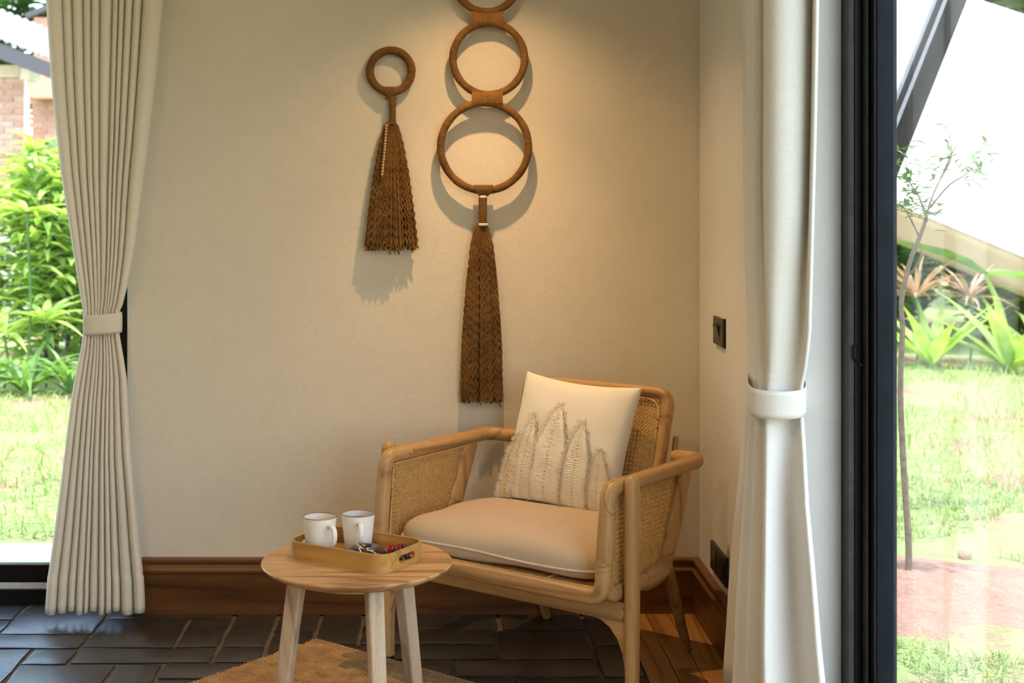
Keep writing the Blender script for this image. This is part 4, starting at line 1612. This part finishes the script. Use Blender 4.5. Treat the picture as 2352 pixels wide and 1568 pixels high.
def blade_mesh(mb, base, dirv, ln, w, arch, seg=4, fold=.25, up=Vector((0, 0, 1))):
    """curved lance leaf starting at base, heading along dirv, drooping by arch"""
    d = Vector(dirv).normalized()
    side = d.cross(up)
    side = side.normalized() if side.length > 1e-4 else Vector((1, 0, 0))
    p = Vector(base)
    n0 = len(mb.v)
    st_ = ln / seg
    prof_ = [.45, .95, 1.0, .72, .35, .05] if seg == 5 else ([.5, 1.0, .9, .5, .04] if seg == 4 else [.55, 1.0, .6, .04])
    for i in range(seg + 1):
        w_ = w * prof_[min(i, len(prof_) - 1)] / 2
        nn = side.cross(d).normalized()
        mb.v += [p - side * w_ + nn * w_ * fold * 2, p.copy(), p + side * w_ + nn * w_ * fold * 2]
        p = p + d * st_
        d = (d - up * arch / seg).normalized()
    for i in range(seg):
        a = n0 + i * 3
        mb.f += [(a, a + 1, a + 4, a + 3), (a + 1, a + 2, a + 5, a + 4)]

# grass blades near both openings
gr = random.Random(21)
def soil_here(x, yy):
    if ((x - mc.x) / .62) ** 2 + ((yy - mc.y) / .68) ** 2 < 1: return True
    return mnoise.noise(Vector((x * 1.3, yy * 1.3, 9))) > .30
mb = MB()
def grass_area(n, x0, x1, y0, y1, hmul=1.0):
    for k in range(n):
        x, yy = gr.uniform(x0, x1), gr.uniform(y0, y1)
        if soil_here(x, yy): continue
        a = gr.uniform(0, 2 * PI)
        ln = gr.uniform(.03, .075) * hmul
        lean = gr.uniform(.3, 1.1)
        blade_mesh(mb, (x, yy, gz(x, yy) - .004), (math.cos(a) * lean, math.sin(a) * lean, 1), ln, .006 * hmul ** .5, gr.uniform(.5, 1.6), seg=2, fold=.15)
grass_area(9000, 1.4, 3.2, 3.9, 7.0)
grass_area(6000, 2.0, 5.5, 7.0, 11.8, 1.5)
grass_area(5000, -3.4, -1.2, 5.7, 10.0, 1.4)
g = mb.build('lawn_grass', M['grass'], None, smooth=True)
tag(g, 'short green lawn grass growing on both sides of the house', 'grass', kind='stuff')
# stone in the lawn
st_c = P(2216, 1252, 4416 / (1258 - 455))
m = MB().lathe([(.001, .028), (.018, .026), (.026, .014), (.027, .002), (.02, -.012), (.001, -.016)], (st_c.x, st_c.y, gz(st_c.x, st_c.y) + .012), 14)
for i, p in enumerate(m.v): p.x += .004 * math.sin(i * 1.7); p.z += .002 * math.sin(i * 2.3)
tag(m.build('stone', M['brick'], None), 'small round red stone lying on the lawn', 'stone')

# strap leaved plants: every leaf a part
def strap_plant(name, base, n, ln, w, arch, mat, label, cat='plant', up0=(.5, 1.3), stem=None, seed=0, group=None, seg=5):
    rr = random.Random(seed)
    root = empty(name, base)
    tag(root, label, cat, group)
    o = Vector(base)
    if stem:
        MB().sweep([o, o + Vector((.03, 0, stem * .5)), o + Vector((0, 0, stem))], .010, n=8).build('stem', M['leaf_dark'], root)
        o = o + Vector((0, 0, stem))
    for k in range(n):
        a = 2 * PI * k / n * 2.618 + rr.uniform(-.3, .3)
        e = rr.uniform(*up0)
        mb = MB()
        blade_mesh(mb, o + Vector((math.cos(a) * .02, math.sin(a) * .02, .01)), (math.cos(a), math.sin(a), e), ln * rr.uniform(.75, 1.1), w * rr.uniform(.8, 1.15), arch * rr.uniform(.7, 1.2), seg=seg)
        mb.build('leaf', mat, root, smooth=True)
    return root
def gp(u, v):
    """ground point seen at pixel (u, v)"""
    yy = F * (CH - GZ) / (v - CV)
    x = (u - CU) * yy / F
    return Vector((x, yy, gz(x, yy)))
b = gp(2140, 845); strap_plant('crinum_lily', b, 11, .75, .11, .55, M['leaf_lime'], 'lime green strap leaved plant nearest the sapling', seed=1, up0=(.6, 1.6))
b = gp(2322, 852); strap_plant('crinum_lily', b, 13, .9, .12, .6, M['leaf_lime'], 'large lime strap leaved plant at the right edge', seed=2, up0=(.5, 1.6))
b = gp(2105, 835); strap_plant('cordyline', b, 28, .50, .034, .9, M['leaf_pink'], 'pink leaved cordyline behind the sapling', seed=3, stem=.55, up0=(.1, 1.8))
b = gp(2228, 832); strap_plant('cordyline', b, 28, .42, .032, 1.0, M['leaf_pink'], 'pink leaved cordyline between the two lime plants', seed=4, stem=.55, up0=(0, 1.6))
b = gp(2400, 835); strap_plant('crinum_lily', b, 12, .9, .1, .7, M['leaf_lime'], 'lime strap leaved plant cut by the right picture edge', seed=6)

def bush(name, c, size, n, ln, w, mat, label, cat='shrub', seed=0, stems=6, arch=.8, group=None, zmin=.05, stemmat='bark_dark', seg=3):
    rr = random.Random(seed)
    root = empty(name, (c[0], c[1], gz(c[0], c[1])))
    tag(root, label, cat, group)
    mb = MB()
    for k in range(n):
        while True:
            x, yy, z = rr.uniform(-1, 1), rr.uniform(-1, 1), rr.uniform(0, 1)
            if x * x + yy * yy + (2 * z - 1) ** 2 * .8 < 1: break
        p = Vector((c[0] + x * size[0], c[1] + yy * size[1], c[2] + zmin + z * size[2]))
        a = rr.uniform(0, 2 * PI)
        blade_mesh(mb, p, (math.cos(a), math.sin(a), rr.uniform(-.2, .9)), ln * rr.uniform(.6, 1.2), w * rr.uniform(.7, 1.2), arch * rr.uniform(.5, 1.3), seg=seg)
    f_ = mb.build('foliage', mat, root, smooth=True)
    f_['kind'] = 'stuff'
    for k in range(stems):
        x, yy = rr.uniform(-.6, .6) * size[0], rr.uniform(-.6, .6) * size[1]
        p0 = Vector((c[0] + x * .4, c[1] + yy * .4, gz(c[0], c[1]) - .02))
        MB().sweep([p0, p0 + Vector((x * .3, yy * .3, size[2] * .5)), p0 + Vector((x * .6, yy * .6, size[2] * .9))], .018, n=6, radii=[1, .8, .4]).build('stem', M[stemmat], root)
    return root
# hedge seen through the left window
hb = [(-3.12, 11.1, .45, .42, 1.80, 'leaf_lime', 'lime leaved shrub in the middle of the left window'), (-2.25, 11.1, .36, .42, 1.50, 'leaf', 'green leaved shrub half hidden by the left curtain'),
      (-4.02, 11.1, .42, .42, 1.7, 'leaf', 'green leaved shrub at the left picture edge'), (-3.3, 12.7, .62, .55, 1.85, 'leaf_dark', 'dark green shrub at the back of the garden bed'),
      (-1.85, 12.7, .6, .55, 1.5, 'leaf_dark', 'dark shrub behind the left curtain')]
for i, (x, yy, sx, sy, hz_, mt, lb) in enumerate(hb):
    bush('garden_shrub', (x, yy, gz(x, yy)), (sx, sy, hz_), 1000, .30, .066, M[mt], lb, seed=30 + i, arch=.9, group='shrubs beyond the left window')
for i, (u, v, n, ln, mt, lb) in enumerate([(60, 905, 20, .55, 'leaf', 'dark strap leaved lily at the lawn edge, left of the window'), (165, 905, 20, .5, 'leaf', 'dark strap leaved lily at the lawn edge, beside the curtain'),
                                           (-45, 905, 18, .5, 'leaf', 'dark strap leaved lily cut by the left picture edge')]):
    b = gp(u, v)
    strap_plant('spider_lily', b, n, ln, .055, 1.5, M[mt], lb, seed=50 + i, up0=(.7, 2.0))
for i, (u, v, z, lb) in enumerate([(105, 890, .50, 'bright star shaped plant standing in the middle of the bed'), (10, 890, .40, 'bright star shaped plant at the left picture edge'), (62, 893, 1.30, 'tall bright spiky plant reaching up to the brick pillar')]):
    b = gp(u, v)
    strap_plant('spiky_plant', b, 14, .42, .065, .7, M['leaf_lime'], lb, seed=60 + i, stem=z, up0=(-.1, .9))
# hedge and trees behind the lawn on the right
rb = [(4.15, 13.9, .62, .5, 1.15, 'leaf'), (5.75, 13.9, .62, .5, 1.15, 'leaf'), (4.95, 15.4, .7, .6, 1.6, 'leaf_dark'), (6.6, 15.4, .7, .6, 1.6, 'leaf_dark'), (3.3, 15.4, .7, .6, 1.5, 'leaf_dark')]
rl = ['mid green hedge shrub behind the pink cordylines', 'mid green hedge shrub above the right lime plant', 'dark hedge shrub in the gap behind the banana stem', 'dark hedge shrub at the right picture edge', 'dark hedge shrub hidden behind the door frame']
for i, (x, yy, sx, sy, hz_, mt) in enumerate(rb):
    bush('hedge_shrub', (x, yy, gz(x, yy)), (sx, sy, hz_), 2000, .20, .10, M[mt], rl[i], seed=80 + i, arch=.5, group='hedge shrubs beyond the lawn')
def tree(c, h, cr, n, mt, lb, seed):
    rr = random.Random(seed)
    root = empty('garden_tree', (c[0], c[1], gz(c[0], c[1])))
    tag(root, lb, 'tree', 'trees behind the garden')
    MB().sweep([(c[0], c[1], -.1), (c[0] + .1, c[1], h * .4), (c[0] - .05, c[1], h * .8)], .12, n=8, radii=[1, .7, .3]).build('trunk', M['bark_dark'], root)
    for k in range(4):
        a = rr.uniform(0, 6.28)
        MB().sweep([(c[0] + .05, c[1], h * (.35 + .1 * k)), (c[0] + math.cos(a) * cr * .6, c[1] + math.sin(a) * cr * .6, h * (.6 + .08 * k))], .04, n=6, radii=[1, .4]).build('branch', M['bark_dark'], root)
    mb = MB()
    for k in range(n):
        while True:
            q = Vector((rr.uniform(-1, 1), rr.uniform(-1, 1), rr.uniform(-1, 1)))
            if q.length < 1 and (q.length > .45 or rr.random() < .3): break
        p = Vector((c[0], c[1], h * .68)) + Vector((q.x * cr, q.y * cr, q.z * h * .36))
        a = rr.uniform(0, 6.28)
        blade_mesh(mb, p, (math.cos(a), math.sin(a), rr.uniform(-.4, .6)), rr.uniform(.30, .55), rr.uniform(.15, .24), .6, seg=3)
    f_ = mb.build('foliage', M[mt], root, smooth=True)
    f_['kind'] = 'stuff'
tree((3.9, 18.5, 0), 5.5, 1.7, 2600, 'leaf_dark', 'dark leaved tree behind the hedge, left of the canvas', 101)
tree((8.3, 18.5, 0), 6.5, 2.0, 2600, 'leaf', 'green tree rising above the canvas top', 102)
tree((-8.5, 27, 0), 8.2, 3.0, 4200, 'leaf_dark', 'tall dark tree behind the pale tiled roof', 103)
# banana stem with a hanging leaf
bn = gp(2312, 835)
ban = empty('banana_plant', bn)
tag(ban, 'leaning banana stem with one broad drooping leaf', 'plant')
s0, s1, s2 = bn, P(2300, 720, bn.y), P(2262, 632, bn.y)
MB().sweep(catmull([s0, s1, s2], 6), .04, n=8, radii=[1.1 - .06 * i for i in range(13)]).build('stem', M['leaf_lime'], ban)
mb = MB(); blade_mesh(mb, s2, (-.9, .1, .45), .95, .26, .35, seg=5); mb.build('leaf', M['leaf_dark'], ban)
mb = MB(); blade_mesh(mb, s2, (.9, .1, .0), .6, .2, .5, seg=5); mb.build('leaf', M['leaf'], ban)

# sapling
sb = gp(2083, 1345)
sap = empty('sapling', sb)
tag(sap, 'thin bare sapling with sparse narrow leaves just outside the door', 'tree')
SY = sb.y
def sp_(u, v, dy=0): return P(u, v, SY + dy)
trunk = [sp_(2084, 1352), sp_(2087, 1250), sp_(2076, 1080), sp_(2068, 900), sp_(2073, 760), sp_(2071, 690), sp_(2090, 600), sp_(2112, 545), sp_(2128, 500)]
MB().sweep(catmull(trunk, 4), .0115, n=8, radii=[1.15 - .55 * i / 32 for i in range(33)]).build('trunk', M['bark'], sap)
brs = [[(2128, 500), (2140, 455), (2165, 400), (2190, 345), (2232, 296)], [(2135, 478), (2180, 425), (2225, 395), (2255, 352)], [(2128, 500), (2110, 450), (2085, 410), (2078, 350)], [(2071, 690), (2050, 640), (2030, 560)],
       [(2080, 640), (2105, 610), (2118, 575), (2112, 555)], [(2160, 410), (2185, 360), (2180, 308)], [(2112, 545), (2090, 500), (2072, 470)], [(2073, 740), (2052, 725), (2040, 700)]]
for k, br_ in enumerate(brs):
    MB().sweep(catmull([sp_(u, v, .03 * math.sin(k * 2.1 + i)) for i, (u, v) in enumerate(br_)], 4), .0042, n=6, radii=[1 - .7 * i / (4 * (len(br_) - 1)) for i in range(4 * (len(br_) - 1) + 1)]).build('branch', M['bark'], sap)
lr2 = random.Random(17)
clusters = [(2080, 350, 9), (2095, 400, 12), (2105, 445, 12), (2075, 470, 14), (2120, 480, 8), (2135, 500, 10), (2180, 312, 4), (2160, 372, 6), (2180, 375, 5), (2235, 385, 12), (2250, 360, 8), (2225, 400, 8), (2255, 405, 4), (2110, 470, 8), (2090, 430, 8), (2145, 400, 4)]
for (u, v, n) in clusters:
    for k in range(int(n * 1.6)):
        mb = MB()
        p = sp_(u + lr2.gauss(0, 14), v + lr2.gauss(0, 14), lr2.uniform(-.1, .1))
        a = lr2.uniform(0, 6.28)
        blade_mesh(mb, p, (math.cos(a), math.sin(a) * .6, lr2.uniform(-.3, .8)), lr2.uniform(.034, .062), lr2.uniform(.011, .017), .5, seg=3)
        mb.build('leaf', M['leaf_fine'], sap)

# canvas canopy with tan valance, slanted pole
cvs = empty('canvas_canopy', P(2352, 650, 12.4))
tag(cvs, 'large white canvas canopy with a tan border sloping over the garden', 'canopy')
def cv_pt(s, q):
    bot = P(1700 + 1000 * s, 320 + 415 * s, 12.7 - .5 * s)
    top = P(1700 + 1000 * s, -175 + 330 * s, 14.9 - .5 * s)
    p = bot.lerp(top, q)
    p.z -= .06 * math.sin(PI * q) * math.sin(PI * s)
    return p
MB().grid([[cv_pt(i / 30, j / 16) for i in range(31)] for j in range(17)]).build('canvas', M['canvas'], cvs, solid=.004)
MB().grid([[cv_pt(i / 30, 0) + Vector((0, .01 + .025 * j, -.085 * j + .004 * math.sin(i * 1.3 + j))) for i in range(31)] for j in range(5)]).build('valance', M['valance'], cvs, solid=.004)
for q, r in ((1.0, .03), (.955, .018)):
    MB().sweep([cv_pt(i / 30, q) for i in range(31)], r, n=8).build('edge_rope', M['canvas'], cvs)
pole = empty('slanted_pole', P(2040, 450, 6.2))
pole.location.z = gz(pole.location.x, pole.location.y)
tag(pole, 'dark slanted steel pole with pale edge crossing the top of the door view', 'pole')
def plp(u, v): return P(u, v, 6.2)
d0, d1 = plp(1718, 1180), plp(2330, -310)
d0, d1 = P(1704, 1225, 6.2), P(2313, -310, 6.2)
MB().beam(d0, d1, .088, .09, up=(0, 1, 0)).build('shaft', M['pole'], pole, smooth=False, bevel=.004)
dd = (d1 - d0).normalized()
sd_ = Vector((-dd.z, 0, dd.x))
if sd_.x > 0: sd_ = -sd_
MB().beam(d0 + sd_ * .050 + Vector((0, -.045, 0)), d1 + sd_ * .050 + Vector((0, -.045, 0)), .016, .03, up=(0, 1, 0)).build('edge_strip', M['pole_light'], pole, smooth=False)
MB().beam(d0 + sd_ * .070 + Vector((0, -.04, 0)), d1 + sd_ * .070 + Vector((0, -.04, 0)), .024, .03, up=(0, 1, 0)).build('groove', M['rubber'], pole, smooth=False)
MB().beam(d0 + sd_ * .090 + Vector((0, -.04, 0)), d1 + sd_ * .090 + Vector((0, -.04, 0)), .014, .03, up=(0, 1, 0)).build('edge_strip', M['pole_light'], pole, smooth=False)

# house beyond the left window
HY = 16.0
hs = empty('garden_pavilion', P(-40, 700, HY))
hs.location.z = 0
tag(hs, 'brick pillared pavilion with a pale tiled roof beyond the shrubs', 'building')
bw, bh = .215, .0715
xr = P(56, 0, HY).x
xl = xr - .72
zt = P(0, 178, HY).z
MB().box((xl + .01, HY + .01, -.1), (xr - .01, HY + .16, zt)).build('pillar_core', M['mortar'], hs, smooth=False)
nb = int((zt - 1.0) / bh)
br_mesh = None
for r in range(nb):
    z = zt - (r + 1) * bh
    x = xr
    off = (bw + .014) / 2 if r % 2 else 0
    x = xr - .004
    first = True
    while x > xl + .04:
        w = bw / 2 if (first and r % 2) else bw
        x0_ = max(x - w, xl)
        MB().box((x0_, HY - .006, z + .008), (x, HY + .05, z + bh - .008)).build('brick', M['brick'], hs, smooth=False)
        x = x0_ - .016
        first = False
MB().box((xr - .003, HY - .004, -.1), (xr + .035, HY + .10, zt)).build('render_edge', M['brick_lime'], hs, smooth=False)
MB().box((P(-200, 0, HY).x, HY - .03, zt), (P(46, 0, HY).x, HY + .4, P(0, 150, HY).z)).build('lintel', M['cream'], hs, smooth=False)
MB().box((P(46, 0, HY).x, HY - .02, zt - .02), (P(70, 0, HY).x, HY + .4, P(0, 155, HY).z)).build('lintel_end', M['brick_lime'], hs, smooth=False)
# fascia and corrugated tile roof, eave falling to the right
e0, e1 = P(-160, 52, HY - .6), P(190, 186, HY - .6 )
MB().beam(e0 + Vector((0, 0, -.02)), e1 + Vector((0, 0, -.02)), .06, .165, up=(0, 0, 1)).build('fascia', M['fascia'], hs, smooth=False)
rows = []
r0, r1 = P(-160, -20, HY + 2.4), P(190, 122, HY + 2.4)
NC = 170
for j in range(13):
    q = j / 12
    row = []
    for i in range(NC + 1):
        s = i / NC
        p = e0.lerp(e1, s).lerp(r0.lerp(r1, s), q)
        p.z += .10 + .035 * abs(math.sin(s * PI * 20)) - .02 * (j % 2)
        row.append(p)
    rows.append(row)
MB().grid(rows).build('roof', M['pale_tile'], hs, smooth=True, solid=.03)
# brick block with a red tiled roof behind
h3 = empty('brick_house', (P(100, 0, 20).x, 20, 0))
tag(h3, 'red brick house with terracotta tiled roof next to the pavilion', 'building')
HY2 = 20.0
xa_, xb_ = P(74, 0, HY2).x, P(260, 0, HY2).x
MB().box((xa_, HY2, -.1), (xb_, HY2 + 2, P(0, 225, HY2).z)).build('wall', M['mortar'], h3, smooth=False)
zz = P(0, 226, HY2).z
r = 0
while zz > 1.5:
    x = xa_ + (.0 if r % 2 else -.06)
    while x < P(125, 0, HY2).x:
        MB().box((x, HY2 - .012, zz - .078), (x + .22, HY2 + .03, zz - .004)).build('brick', M['brick'], h3, smooth=False)
        x += .235
    zz -= .086
    r += 1
rows = []
for j in range(9):
    rows.append([P(66 + 210 * i / 120, 228 - 62 * j / 8, HY2 - .3 + 1.2 * j / 8) + Vector((0, 0, .03 * abs(math.sin(i * PI / 4)) - .03 * (j % 2))) for i in range(121)])
MB().grid(rows).build('roof', M['red_tile'], h3, solid=.03)
MB().box((P(78, 0, 22).x, 22, P(0, 165, 22).z), (P(260, 0, 22).x, 23, P(0, 40, 22).z)).build('upper_wall', M['brick'], h3, smooth=False)
MB().beam(P(60, 38, 21.8), P(130, 8, 21.8), .1, .08).build('roof_beam', M['fascia'], h3, smooth=False)
